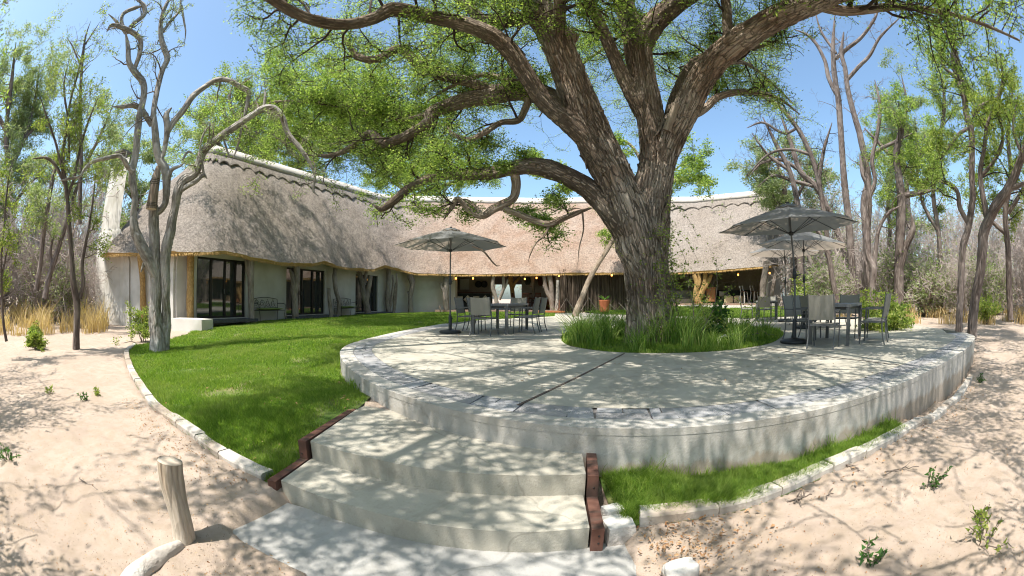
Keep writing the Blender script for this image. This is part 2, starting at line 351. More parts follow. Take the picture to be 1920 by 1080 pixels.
M['fabric'] = noisy('umbrella_fabric', (.235,.24,.245), (.265,.27,.275), 3, 200, .2, .002, rough=.8)
m = M['fabric']; b = m.node_tree.nodes['Principled BSDF']; t = N(m, 'ShaderNodeBsdfTranslucent'); t.inputs[0].default_value = (.42,.34,.27,1)
ms = N(m, 'ShaderNodeMixShader'); ms.inputs[0].default_value = .42; LK(m, b.outputs[0], ms.inputs[1]); LK(m, t.outputs[0], ms.inputs[2]); LK(m, ms.outputs[0], m.node_tree.nodes['Material Output'].inputs[0])
M['metal'] = mat('grey_furniture_metal', (.11,.112,.115), .45, spec=.5)
M['rib'] = mat('umbrella_rib', (.05,.05,.055), .5)
m = mat('woven_resin', (.2,.19,.17), .6, spec=.35); v = coords(m)
w1 = N(m, 'ShaderNodeTexWave', bands_direction='Z'); LK(m, v, w1.inputs['Vector']); w1.inputs['Scale'].default_value = 26; w1.inputs['Distortion'].default_value = .6
w2 = N(m, 'ShaderNodeTexWave', bands_direction='X'); LK(m, v, w2.inputs['Vector']); w2.inputs['Scale'].default_value = 26
hh = mix(m, .5, w1.outputs['Fac'], w2.outputs['Fac'])
M['woven'] = fin(m, ramp(m, hh, [(.15, (.18,.17,.145)), (.75, (.34,.32,.28))]), hh, .5, .004)
M['tabletop'] = noisy('grey_table_top', (.20,.20,.205), (.26,.26,.265), 4, 60, .1, .002, rough=.5, spec=.5)
M['base'] = mat('umbrella_base_black', (.03,.033,.037), .5, spec=.4)
lm = mat('lamp_glow', (1,.6,.2)); bb = lm.node_tree.nodes['Principled BSDF']; bb.inputs['Emission Color'].default_value = (1,.42,.08,1); bb.inputs['Emission Strength'].default_value = 3; M['lamp'] = lm
M['darkwood'] = noisy('dark_wood', (.06,.025,.018), (.11,.05,.035), 4, 30, sc=(1,6,1))
M['redwood'] = noisy('brown_cabinet_wood', (.25,.11,.05), (.34,.16,.08), 4, 30, sc=(1,1,6))
M['leather'] = noisy('tan_hide', (.42,.33,.20), (.52,.42,.27), 5, 20)
M['darkcloth'] = noisy('dark_cloth', (.03,.035,.035), (.06,.065,.06), 8, 30)
M['cream'] = noisy('cream_cloth', (.5,.45,.36), (.6,.55,.46), 8, 30)
M['greencush'] = noisy('green_cushion', (.13,.17,.05), (.18,.22,.07), 8, 30)
M['paper'] = noisy('pale_print', (.40,.40,.36), (.5,.5,.46), 9, 5, sc=(1,1,3))
M['whitestone'] = noisy('pale_stone', (.55,.52,.48), (.66,.63,.60), 6, 20, .8, .02, c3=(.45,.40,.36))
M['log'] = bark_mat('bleached_log', (.34,.25,.17), (.47,.38,.29), (.58,.51,.43), 16, 2, .012)
M['endgrain'] = noisy('cut_end_grain', (.46,.37,.29), (.56,.48,.40), 12, 30)
#@@STRUCTURE
# ================================================================= SETTING
TZ = 0.50
_front = [(-2.45,14.94),(-3.0,11.7),(-3.19,9.4),(-3.19,8.03),(-2.98,6.95),(-2.53,5.9),(-1.95,4.9),(-1.43,4.20),(-0.75,3.54),(-0.25,3.18),(0.16,2.97),(0.59,2.81),(1.25,2.66),(1.93,2.60),(2.63,2.61),(3.5,2.70),(4.17,2.80),(5.1,2.98),(6.35,3.25),(7.68,3.58),(8.75,3.95),(9.6,4.3),(10.1,4.7),(10.4,5.1)]
front = [tuple(p[:2]) for p in curve([(x, y, 0) for x, y in _front], .12)]
_back = [(11.0,6.2),(11.6,7.3),(12.47,8.9),(13.38,10.9),(13.9,12.9),(14.2,15.9),(9.96,16.0),(8.9,18.0),(8.1,20.3),(5.54,22.8),(4.3,26.4),(2.7,26.4),(2.15,21.4),(0.0,19.2),(-1.33,17.7)]
def offset(line, d):                      # moves a plan line to its left
    out = []
    for i, p in enumerate(line):
        a = line[max(0, i-1)]; b = line[min(len(line)-1, i+1)]
        tx, ty = b[0]-a[0], b[1]-a[1]; L = math.hypot(tx, ty); out.append((p[0]-ty/L*d, p[1]+tx/L*d))
    return out
f_kerb = offset(front, .23); f_band = offset(front, .56)
poly_terr = front+_back
bedpts = [(1.14,9.84),(1.05,8.64),(1.14,7.84),(1.69,6.94),(2.52,6.57),(3.17,6.47),(3.87,6.55),(4.89,6.98),(6.01,8.01),(6.76,8.94),(7.25,9.94),(7.39,11.0),(6.9,11.9),(5.6,12.3),(4.0,12.2),(2.5,11.9),(1.5,11.1),(1.14,9.84)]
bed = [tuple(p[:2]) for p in curve([(x, y, 0) for x, y in bedpts], .2)][:-1]
kerbL = [tuple(p[:2]) for p in curve([(x, y, 0) for x, y in [(-9.3,7.0),(-8.31,5.96),(-6.07,4.47),(-4.46,3.53),(-3.39,2.99),(-2.67,2.67),(-2.17,2.50),(-1.72,2.36)]], .08)]
kerbR = [tuple(p[:2]) for p in curve([(x, y, 0) for x, y in [(0.72,2.09),(0.98,2.05),(1.45,2.08),(1.97,2.15),(2.63,2.23),(3.53,2.33),(4.51,2.5),(5.51,2.74),(6.6,3.05),(7.6,3.34)]], .08)]
lodge_front = [(-9.2,8.2),(-9.6,9.6),(-10.5,11.3),(-10.4,13),(-7.7,24.6),(-6.2,26.4),(-3.4,27.3),(2.7,26.6)]
lawnL = kerbL+[(-1.64,2.45),(-1.62,2.95),(-1.50,4.12)]+[p for p in front[::-1] if p[1] > 4.3 and p[0] < 0]+[(-1.33,17.7),(0.0,19.2),(2.15,21.4),(2.7,26.3)]+lodge_front[::-1][1:]
lawnR = [(0.60,2.12),(0.62,2.84)]+[p for p in front if p[0] > .66 and p[0] < 3.9 and p[1] < 4]+[p for p in kerbR if p[0] < 3.75][::-1]
lawnB = [(4.3,26.4),(5.54,22.8),(8.1,20.3),(8.9,18.0),(9.96,16.0),(14.2,15.9),(16.5,19.5),(15.6,21.6),(11.4,27.2),(6.6,27.6)]
stepP1 = [(-1.54,2.84),(-1.25,2.73),(-.95,2.64),(-.66,2.56),(-.37,2.51),(0,2.475),(.46,2.46)]
stepP2 = [(-1.57,2.36),(-1.2,2.24),(-.8,2.14),(-.5,2.07),(-.17,2.03),(.13,2.01),(.42,2.03)]
def pip(x, y, poly):
    x = np.asarray(x); y = np.asarray(y); c = np.zeros(x.shape, bool); n = len(poly)
    for i in range(n):
        (x1, y1), (x2, y2) = poly[i], poly[i-1]
        if y1 == y2: continue
        c ^= ((y1 > y) != (y2 > y)) & (x < (x2-x1)*(y-y1)/(y2-y1)+x1)
    return c
def pdist(x, y, poly, closed=True):
    x = np.asarray(x); y = np.asarray(y); d = np.full(x.shape, 1e9); n = len(poly)
    for i in range(0 if closed else 1, n):
        (x1, y1), (x2, y2) = poly[i-1], poly[i]; dx, dy = x2-x1, y2-y1; L = dx*dx+dy*dy+1e-12
        t = np.clip(((x-x1)*dx+(y-y1)*dy)/L, 0, 1); d = np.minimum(d, (x-x1-t*dx)**2+(y-y1-t*dy)**2)
    return np.sqrt(d)
CT = np.array([(0,0,0),(-1.5,1.2,.02),(.5,1.5,0),(1.5,1.9,.07),(2.6,2.3,.1),(3.6,2.45,.11),(4.9,2.6,0),(6.4,3,-.06),(9,3.7,.04),(12,6,.22),(14,7,.35),(14,12,.45),(16,20,.6),(2,-4,0),(-4,-2,0),(6,0,0),(12,1,.1),
  (1,2.4,.13),(-1.75,2.5,.1),(-1.6,3.6,.26),(-1.5,4.1,.34),(-2.6,5.9,.25),(-3.1,7,.3),(-3.3,9,.42),(-2.8,12.4,.46),(-1,18,.47),(2,21.5,.48),(4,24,.50),(-7,12,.42),(-8.5,17,.47),(-7,23,.5),(0,26.5,.56),(6,26,.62),(11,26.5,.85),(15.2,20.5,.85),(10,17,.52),(14,16,.52),
  (-8.3,6,.15),(-15,10,.28),(-10,5.5,.18),(-20,15,.4),(-4.5,3.5,.08),(-6,4.4,.1),(-8,2,.08),(20,10,.5),(25,20,.6),(-30,20,.5),(0,60,.5),(60,30,.5),(-60,30,.5),(0,-60,0),(3,9,.46),(6,6,.3),(5,15,.46)])
def terr(x, y):
    x = np.asarray(x, float); y = np.asarray(y, float); w = 0; s = 0
    for a, b, c in CT:
        k = 1/((x-a)**2+(y-b)**2+.05)**1.6; w = w+k; s = s+k*c
    return s/w
# ---- sand ground
rad = np.r_[0.02, np.geomspace(.4, 40, 250), np.geomspace(44, 600, 22)]; ang = np.linspace(0, 2*math.pi, 501)[:-1]
Rr, Aa = np.meshgrid(rad, ang, indexing='ij'); X, Y = Rr*np.sin(Aa), Rr*np.cos(Aa)
Z = terr(X, Y)
bump = .020*fbm(X*2.2, Y*2.2, 0, 4)+.010*fbm(X*8, Y*8, 3, 2)
foot = np.zeros_like(X)
fr = np.random.RandomState(5)
for _ in range(260):
    fx, fy = (fr.uniform(-9, -1.9), fr.uniform(.2, 5)) if fr.rand() < .5 else (fr.uniform(1, 9), fr.uniform(.2, 2.6))
    a = fr.rand()*6.28; dx, dy = X-fx, Y-fy; u = dx*math.cos(a)+dy*math.sin(a); w_ = -dx*math.sin(a)+dy*math.cos(a)
    q = (u/.13)**2+(w_/.055)**2; foot += -.016*np.exp(-q)+.010*np.exp(-(np.sqrt(q)-1.5)**2*4)
bump = bump+np.where(Rr < 12, foot, 0)
slab_poly = [(-1.6,2.32),(-1.72,1.74),(-1.05,1.56),(-.6,.9),(-.5,.2),(.55,.2),(.62,1.7),(.70,2.06)]
hard = np.zeros_like(X)
near = Rr < 45
for poly in (poly_terr, lawnL, lawnR, lawnB, slab_poly+[(.6,2.9),(-1.55,4.1)]):
    ins = np.zeros_like(X); k = near & (X > -16) & (X < 20)
    ii = np.where(k); xi, yi = X[ii], Y[ii]; inside = pip(xi, yi, poly)
    d = np.where(inside, pdist(xi, yi, poly), 0); hard[ii] = np.maximum(hard[ii], np.clip(d/.12, 0, 1))
Z = Z+bump*(1-hard)-hard*.14
dpt = pip(X, Y, poly_terr); Z = np.where(dpt & (hard > .9), np.minimum(Z, .3), Z)
sb = MB(); n1, n2 = X.shape
i, j = np.meshgrid(np.arange(n1-1), np.arange(n2), indexing='ij'); a = (i*n2+j).ravel(); b = (i*n2+(j+1) % n2).ravel()
sb.add(np.stack([X, Y, Z], -1).reshape(-1, 3), np.stack([a, a+n2, b+n2, b], 1)[:, ::-1])
sb.build('ground', M['sand'], kind='structure', label='pale trodden sand with leaf litter around the terrace and lawn')
# ---- lawns
def sheet(name, poly, step, m, lift, label, extra=None, zf=terr):
    x0, x1 = min(p[0] for p in poly), max(p[0] for p in poly); y0, y1 = min(p[1] for p in poly), max(p[1] for p in poly)
    gx, gy = np.meshgrid(np.arange(x0, x1, step), np.arange(y0, y1, step)); gx = gx.ravel()+rs.uniform(-.2, .2, gx.size)*step; gy = gy.ravel()+rs.uniform(-.2, .2, gy.size)*step
    k = pip(gx, gy, poly); gx, gy = gx[k], gy[k]; k = pdist(gx, gy, poly) > step*.4; gx, gy = gx[k], gy[k]
    n = len(poly); pts = [Vector(p) for p in poly]+[Vector((a, b)) for a, b in zip(gx, gy)]
    vv, _, ff, _, _, _ = delaunay_2d_cdt(pts, [(i, (i+1) % n) for i in range(n)], [list(range(n))], 1, 1e-5)
    V = np.array([tuple(q) for q in vv]); z = zf(V[:, 0], V[:, 1])+lift
    o = MB().add(np.c_[V, z], np.array([list(f)[:3] for f in ff])).build(name, m); o['kind'] = 'structure'; o['label'] = label
    return o
sheet('lawn', lawnL, .3, M['lawn'], .0, 'green lawn between the curved kerb, the terrace and the thatched lodge')
sheet('lawn_strip', lawnR, .12, M['lawn'], .0, 'narrow strip of grass below the terrace wall')
sheet('far_lawn', lawnB, .5, M['lawn'], .0, 'green lawn between the terrace and the lounge deck')
sheet('tree_bed', bed, .3, M['lawn'], TZ-.02, 'grassy planting bed round the big tree', zf=lambda x, y: 0*x+.04*np.clip(pdist(x, y, bed)-.1, 0, 1))
# ---- terrace
terrace = thing('terrace', 'raised round concrete terrace with stamped stone band round its rim', 'terrace')
def ring(outer, inner, z0, z1, mb):       # strip between two open plan lines with the same count
    n = len(outer); v = [(p[0], p[1], z1) for p in outer]+[(p[0], p[1], z1) for p in inner]
    mb.add(v, [[i, i+1, n+i+1, n+i] for i in range(n-1)], 0, False)
    for L, fl in ((outer, 1), (inner, -1)):
        v = [(p[0], p[1], z0) for p in L]+[(p[0], p[1], z1) for p in L]
        mb.add(v, [[i, i+1, n+i+1, n+i][::fl] for i in range(n-1)], 0, True)
    return mb
mb = MB(); lip = offset(front, .003)
ring(front, f_kerb, TZ-.055, TZ, mb); mb.build('rim', M['wallcon'], terrace)
mb = MB(); n = len(lip)
cols = [-.4, .1, .25, .40, TZ-.054]
v = [(p[0], p[1], z) for z in cols for p in lip]
mb.add(v, [[r*n+i, r*n+i+1, (r+1)*n+i+1, (r+1)*n+i] for r in range(4) for i in range(n-1)], 0, True)
mb.add([(p[0], p[1], TZ-.0545) for p in front]+[(p[0], p[1], TZ-.0545) for p in f_kerb], [[i, n+i, n+i+1, i+1] for i in range(n-1)], 0, False)
for k in range(len(_back)-1):
    (x1, y1), (x2, y2) = ([front[-1]]+_back)[k], _back[k]
    mb.add([(x1,y1,0),(x2,y2,0),(x2,y2,TZ-.002),(x1,y1,TZ-.002)], [[0,1,2,3]], 0, False)
(x1, y1), (x2, y2) = _back[-1], front[0]; mb.add([(x1,y1,0),(x2,y2,0),(x2,y2,TZ-.002),(x1,y1,TZ-.002)], [[0,1,2,3]], 0, False)
mb.build('retaining_wall', M['wallcon'], terrace)
mb = MB(); ring(f_kerb, f_band, TZ-.06, TZ-.014, mb); mb.build('band_bed', M['mortar'], terrace)
# field with hole for the bed
fieldp = f_band+_back; pts = fieldp+bed; n = len(fieldp); nb = len(bed)
vv, _, ff, _, _, _ = delaunay_2d_cdt([Vector(p) for p in pts], [(i, (i+1) % n) for i in range(n)]+[(n+i, n+(i+1) % nb) for i in range(nb)], [], 1, 1e-5)
V = np.array([tuple(q) for q in vv]); F = np.array([list(f)[:3] for f in ff]); cen = V[F].mean(1)
F = F[~pip(cen[:, 0], cen[:, 1], bed) & pip(cen[:, 0], cen[:, 1], fieldp)]
mb = MB().add(np.c_[V, np.full(len(V), TZ)], F, 0, False)
mb.add([(p[0], p[1], TZ-.12) for p in bed]+[(p[0], p[1], TZ) for p in bed], [[i, (i+1) % nb, nb+(i+1) % nb, nb+i][::-1] for i in range(nb)], 0, True)
mb.build('field', M['concrete'], terrace)
# stamped stones of the band
def along(line, s):
    P = np.array(line); L = np.r_[0, np.cumsum(np.linalg.norm(np.diff(P, axis=0), axis=1))]
    return (np.interp(s*L[-1], L, P[:, 0]), np.interp(s*L[-1], L, P[:, 1]))
rb = random.Random(4); s = 0.0; Lf = 31.0; ks = 0
while s < .995:
    wdt = rb.uniform(.28, .62)/Lf; e = min(1, s+wdt); g = .007/Lf; sk = rb.uniform(-.0012, .0012)
    nseg = 4; top = TZ+rb.uniform(-.002, .002); split = rb.random() < .45
    def cell(t0, t1, q0, q1, dz):
        o = []; 
        for (t, dd) in ((t0, 0), (t1, 1)):
            for q in (np.linspace(q0, q1, nseg) if dd == 0 else np.linspace(q1, q0, nseg)):
                A = along(f_kerb, min(1, max(0, q))); B = along(f_band, min(1, max(0, q+sk*1.0))); o.append((A[0]+(B[0]-A[0])*t, A[1]+(B[1]-A[1])*t))
        cx = sum(p[0] for p in o)/len(o); cy = sum(p[1] for p in o)/len(o)
        st = MB().prism([(p[0]-cx, p[1]-cy) for p in o], -.05, top+dz-TZ).build('paver', M['stone'], terrace); st.location = (cx, cy, TZ)
    if split:
        t = rb.uniform(.35, .65); cell(.015, t-.014, s+g, e-g, 0); q = rb.uniform(.3, .7)*(e-s)+s; cell(t+.014, .985, s+g, q-g, .002); cell(t+.014, .985, q+g, e-g, -.001)
    else: cell(.015, .985, s+g, e-g, 0)
    s = e; ks += 1
# expansion strips
for a, b, w in (((.05,3.50), (1.82,6.70), .03), ((4.4,6.35), (4.95,3.55), .02), ((7.3,9.6),(9.9,8.2),.02), ((1.0,9.0),(-2.6,10.2),.02)):
    d = Vector((b[0]-a[0], b[1]-a[1], 0)); MB().box(((a[0]+b[0])/2, (a[1]+b[1])/2, TZ+.0025), (d.length, w, .005), math.atan2(d.y, d.x)).build('expansion_strip', M['strip'], terrace)
# ---- steps
steps = thing('terrace_steps', 'two curved concrete steps with red brown side boards up to the terrace', 'steps', (0, 0, 0))
arc = [p for p in front if -1.62 < p[0] < .56 and p[1] < 4.5]
arc_in = offset(arc, .1)
MB().prism(stepP1+[(.50,2.9)]+arc_in[::-1]+[(-1.53,4.3)], -.05, .30).build('upper_step', M['concrete'], steps)
MB().prism(stepP2+[(.455,2.52),(-1.55,2.9)], -.1, .15).build('lower_step', M['concrete'], steps)
for pa, pb, z0, z1 in (((-1.60,2.80),(-1.56,4.22),.02,.305),((-1.625,2.31),(-1.60,2.80),-.05,.155),((.50,2.415),(.56,2.83),.02,.305),((.462,1.99),(.50,2.415),-.05,.155)):
    d = Vector((pb[0]-pa[0], pb[1]-pa[1], 0)); L = d.length
    MB().box(((pa[0]+pb[0])/2, (pa[1]+pb[1])/2, (z0+z1)/2), (L-.002, .07, z1-z0), math.atan2(d.y, d.x)).build('side_board', M['paint_board'], steps)
for x, y, z in ((-1.612,2.797,.2),(.507,2.411,.22),(.47,1.987,.06),(.47,1.987,.11)):
    MB().lathe([(0,-.004),(.006,-.004),(.006,.0),(0,.003)], n=8).build('screw_head', M['frame'], steps).matrix_local = Matrix.Translation((x, y, z)) @ Matrix.Rotation(R(90), 4, 'X')
sp = MB().prism(slab_poly, -.1, .004).build('path_slab', M['slab']); sp['kind'] = 'structure'; sp['label'] = 'grey concrete landing slab at the foot of the steps'
# ---- kerbs of separate blocks
def kerb(name, label, line, w, z, blk, rnd):
    root = thing(name, label, 'kerb'); P = line; L = [0]
    for i in range(1, len(P)): L.append(L[-1]+math.hypot(P[i][0]-P[i-1][0], P[i][1]-P[i-1][1]))
    s = 0
    while s < L[-1]-.15:
        l = blk*rnd.uniform(.75, 1.25); e = min(L[-1], s+l); q = np.linspace(s+.008, e-.008, 5)
        px, py = np.interp(q, L, [p[0] for p in P]), np.interp(q, L, [p[1] for p in P]); ln = list(zip(px, py))
        a = offset(ln, rnd.uniform(-.006, .006)); b = offset(ln, w*rnd.uniform(.92, 1.08)); dz = rnd.uniform(-.008, .008)
        hz = [float(terr(x, y)) for x, y in a]; mb = MB(); n = 5
        prof = [(a, -.15), (a, z-.018), (offset(ln, .015), z), (offset(b, -.015), z), (b, z-.018), (b, -.15)]
        v = [(p[0]+rnd.uniform(-.003, .003), p[1]+rnd.uniform(-.003, .003), hz[k]+dz+zz+rnd.uniform(-.003, .003)) for LL, zz in prof for k, p in enumerate(LL)]
        f = [[r*n+i, r*n+i+1, (r+1)*n+i+1, (r+1)*n+i] for r in range(5) for i in range(n-1)]
        mb.add(v, f, 0, False)
        for k in (0, n-1): mb.add([v[r*n+k] for r in range(6)], [[0,1,4,5],[1,2,3,4]], 0, False)
        mb.build('kerb_block', M['kerb'], root); s = e
    return root
kerb('kerb', 'curved kerb of concrete blocks between the left sand and the lawn', kerbL, .13, .06, .5, random.Random(2))
kerb('kerb', 'curved kerb of concrete blocks along the grass strip below the terrace wall', kerbR, .14, .07, .6, random.Random(3))
def rock(name, label, c, d, m, seed=0, rz=0, n=24, rough=.18, group=None):
    a = np.linspace(0, math.pi, 13); b = np.linspace(0, 2*math.pi, n+1)[:-1]; A, B = np.meshgrid(a, b, indexing='ij')
    x, y, z = np.sin(A)*np.cos(B), np.sin(A)*np.sin(B), np.cos(A)
    f = lambda t: np.sign(t)*np.abs(t)**.7
    r = 1+rough*fbm(x*1.5+seed, y*1.5, z*1.5, 3); v = np.stack([f(x)*r*d[0]/2, f(y)*r*d[1]/2, f(z)*r*d[2]/2], -1).reshape(-1, 3)
    F = [[i*n+j, (i+1)*n+j, (i+1)*n+(j+1) % n, i*n+(j+1) % n] for i in range(12) for j in range(n)]
    o = MB().add(v, F).build(name, m); o.location = c; o.rotation_euler = (0, 0, rz); o['label'] = label; o['category'] = 'stone'
    return o
def block(label, c, d, seed, rz):
    a = np.linspace(-1, 1, 7); r_ = []
    V = []; F = []
    for ax in range(3):
        for s_ in (-1, 1):
            A, B = np.meshgrid(a, a); Q = np.zeros((49, 3)); Q[:, ax] = s_; Q[:, (ax+1) % 3] = A.ravel(); Q[:, (ax+2) % 3] = B.ravel(); k = len(V)*49; V.append(Q)
            F += [[k+i*7+j, k+i*7+j+1, k+(i+1)*7+j+1, k+(i+1)*7+j][::s_] for i in range(6) for j in range(6)]
    V = np.vstack(V); n_ = V/np.linalg.norm(V, axis=1)[:, None]; V = V*.86+n_*.14*1.15
    V = V*(1+.05*fbm(V[:,0]*1.3+seed, V[:,1]*1.3, V[:,2]*1.3, 3)[:, None]); V = V*np.array(d)/2
    o = MB().add(V, F, 0, False).build('stone_block', M['whitestone']); o.location = c; o.rotation_euler = (0, 0, rz); o['label'] = label; o['category'] = 'stone'
block('squared white stone block beside the lower step on its right', (.605,2.115,.06), (.17,.17,.14), 3, .12)
block('smaller pale stone wedged behind the white block beside the steps', (.60,2.25,.11), (.12,.10,.09), 8, .3)
rock('rock', 'pale rounded rock on the sand at the bottom of the photo beside the slab', gnd(1277,1072,.05), (.2,.14,.13), M['whitestone'], 5)
rock('rock', 'pale curved stone lying in the grass at the right end of the tree bed', gnd(1372,640,.52), (1.1,.45,.3), M['whitestone'], 9, .5)
# leaning cut post and fallen log
mb = MB(); b0 = gnd(346,1024,-.02); t0 = at(322,864,math.hypot(b0.x, b0.y)*1.0)
rp = [b0+(t0-b0)*t+Vector((.012*math.sin(t*5), .01*math.cos(t*4), 0)) for t in np.linspace(0, 1, 9)]
def knob(A, S, r): return 1+.05*fbm(np.cos(A)*1.5, np.sin(A)*1.5, S*5, 3)+.10*np.exp(-((S-.62)**2)/.01)*np.exp(-((A-3.9)**2)/.3)
post = thing('cut_post', 'short leaning bleached tree post standing in the sand left of the steps', 'post')
mb.rope(rp, [.085,.078,.072,.07,.07,.072,.078,.08,.082], 28, 0, knob, .02, cap=False, uvk=1.6); mb.build('shaft', M['log'], post)
ax = (rp[-1]-rp[-2]).normalized(); mb = MB(); mb.lathe([(0,.004),(.05,.003),(.078,.0),(.082,-.012)], n=28)
o = mb.build('cut_end', M['endgrain'], post); o.matrix_local = Matrix.Translation(rp[-1]) @ ax.to_track_quat('Z', 'Y').to_matrix().to_4x4()
mb = MB(); pl = [gnd(338,1022,.03), gnd(300,1046,.04), gnd(262,1076,.04), gnd(225,1120,.03)]
mb.rope(pl, [.035,.055,.06,.055], 24, 0, lambda A, S, r: 1+.12*fbm(np.cos(A)*1.5, np.sin(A)*1.5, S*4, 3), .02, uvk=1.5); mb.build('edging_stone', M['whitestone'], label='long pale edging stone half buried in the sand at the foot of the leaning post', cat='stone')
# ================================================================= LODGE
def proj(p):
    v = (Vector(p)-Vector((0, 0, EYE))).normalized(); c, n = math.cos(PITCH), math.sin(PITCH)
    w = Vector((v.x, v.y*c+v.z*n, -v.y*n+v.z*c)); r = 2*FP*math.sin(math.acos(w.y)/2); k = math.hypot(w.x, w.z) or 1
    return CX+r*w.x/k, CY-r*w.z/k
def z_at(X, Y, prof, z0):
    z = z0
    for _ in range(4):
        x, _y = proj((X, Y, z)); y = np.interp(x, [p[0] for p in prof], [p[1] for p in prof]); z = at(x, y, math.hypot(X, Y)).z
    return z
EAVE = [(-17.9,13.2),(-16.6,10.9),(-14.9,9.5),(-12.6,10.0),(-11.0,10.35),(-10.25,11.0),(-9.95,12.2),(-8.5,18.4),(-7.2,24.0),(-6.3,25.8),(-3.4,26.7),(1.6,26.2),(6.3,25.6),(9.0,26.3),(10.9,26.4),(12.8,24.4),(14.9,21.8),(16.4,22.4),(18.6,24.0)]
RIDG = [(-14.3,15.4),(-14.3,15.35),(-14.25,15.3),(-14.2,15.3),(-14.2,15.3),(-14.1,15.4),(-13.9,16.0),(-11.9,21.5),(-9.6,27.4),(-8.0,30.2),(-3.8,31.9),(2.0,31.7),(7.6,31.1),(10.6,30.9),(12.8,30.2),(15.6,28.0),(18.0,25.2),(18.4,24.9),(18.8,24.7)]
eprof = [(160,486),(195,480),(240,479),(330,478),(360,477),(420,475),(450,480),(470,487),(530,497),(585,499),(607,494),(632,502),(660,506),(700,508),(722,501),(750,508),(780,515),(870,517),(1000,516),(1150,514),(1260,514),(1340,510),(1432,502),(1475,498)]
rprof = [(375,290),(400,283),(450,296),(550,325),(650,352),(700,368),(760,374),(1010,378),(1300,375),(1380,368),(1442,362),(1480,370)]
Le = np.r_[0, np.cumsum([math.hypot(EAVE[i+1][0]-EAVE[i][0], EAVE[i+1][1]-EAVE[i][1]) for i in range(len(EAVE)-1)])]
NU = 620; ut = np.linspace(0, Le[-1], NU)
Ee = cr([(x, y, 0) for x, y in EAVE], Le, ut); Rg = cr([(x, y, 0) for x, y in RIDG], Le, ut)
for i in range(NU):
    Ee[i, 2] = z_at(Ee[i, 0], Ee[i, 1], eprof, 2.8); Rg[i, 2] = z_at(Rg[i, 0], Rg[i, 1], rprof, 8.5)
Ee[:, 2] = np.clip(Ee[:, 2], 2.3, 3.5); Rg[:, 2] = np.clip(Rg[:, 2], 7.0, 9.2)
lodge = thing('thatched_lodge', 'long curved lodge with a grey thatched roof, pale walls and tree trunk posts', 'lodge', (0, 0, 0))
def roof_at(t, lift=0):                   # t scalar or (NU,) : eave 0 -> ridge 1
    t = np.broadcast_to(t, (NU,))[:, None]
    E0 = Ee+np.array([0, 0, .10]); P = E0+(Rg-E0)*t; P[:, 2] += .22*np.sin(np.pi*t[:, 0])
    d = Rg-E0; tan = np.gradient(Ee, axis=0); nrm = np.cross(tan, d); nrm /= np.linalg.norm(nrm, axis=1)[:, None]+1e-9
    nrm[nrm[:, 2] < 0] *= -1
    return P+nrm*lift if np.isscalar(lift) else P+nrm*np.asarray(lift)[:, None]
def loft(rows, uvs=None, m=0, mb=None):
    k = len(rows); V = np.concatenate(rows); F = [[r*NU+i, r*NU+i+1, (r+1)*NU+i+1, (r+1)*NU+i] for r in range(k-1) for i in range(NU-1)]
    sl = np.linalg.norm(Rg-Ee, axis=1)
    uv = np.concatenate([np.c_[ut, sl*t] for t in (uvs if uvs is not None else [0]*k)])
    return (mb or MB()).add(V, F, m, True, uv)
tt = np.linspace(0, 1, 64); rows = []
for t in tt:
    P = roof_at(t, 0); q = fbm(P[:, 0]*.9, P[:, 1]*.9, P[:, 2]*.9, 3)*.05+fbm(P[:, 0]*5, P[:, 1]*5, P[:, 2]*5, 2)*.018+fbm(ut*9, P[:, 2]*2.2, P[:, 0]*.2, 2)*.014
    rows.append(roof_at(t, q))
loft(rows, tt).build('roof', M['thatch'], lodge)
roof = lodge.children[-1] if lodge.children else None
inw = Rg-Ee; inw[:, 2] = 0; inw /= np.linalg.norm(inw, axis=1)[:, None]+1e-9
P0 = rows[0]; bn = fbm(ut*3, 0*ut, 0, 3)[:, None]*np.array([0, 0, .015])
P1 = Ee+inw*.05+bn; P2 = Ee+inw*.26+np.array([0, 0, .0])+bn; P3 = Ee+inw*.55+np.array([0, 0, .35])
loft([P3, P2, P1, P0], [0, .02, .04, .06]).build('eave_edge', M['thatch_edge'], lodge)
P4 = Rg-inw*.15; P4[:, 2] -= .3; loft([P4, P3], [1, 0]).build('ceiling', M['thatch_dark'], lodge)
Bk = Rg*2-Ee; Bk[:, 2] = 2.7; Bk[:, :2] = Rg[:, :2]+inw[:, :2]*5.0
loft([Rg, Bk], [1, 0]).build('rear_roof', M['thatch'], lodge)
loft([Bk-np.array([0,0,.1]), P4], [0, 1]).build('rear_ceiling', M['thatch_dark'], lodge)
fg = MB(); rf_ = np.random.RandomState(4); nf = 9000; kf_ = rf_.randint(0, NU-1, nf); tf_ = rf_.rand(nf)[:, None]
pe = Ee[kf_]*(1-tf_)+Ee[kf_+1]*tf_; iw = inw[kf_]; tg = np.gradient(Ee, axis=0)[kf_]; tg /= np.linalg.norm(tg, axis=1)[:, None]+1e-9
pe = pe+iw*rf_.uniform(0, .12, nf)[:, None]+np.array([0,0,.05]); ln_ = rf_.uniform(.06, .16, nf)[:, None]; tip = pe-iw*ln_*.45-np.array([0,0,1.])*ln_*.85+tg*rf_.normal(0,.03,nf)[:, None]
fg.add(np.stack([pe-tg*.012, pe+tg*.012, tip], 1).reshape(-1, 3), np.arange(nf*3).reshape(-1, 3), 0, False); fg.build('eave_straw', M['thatch_edge'], lodge, kind='stuff')
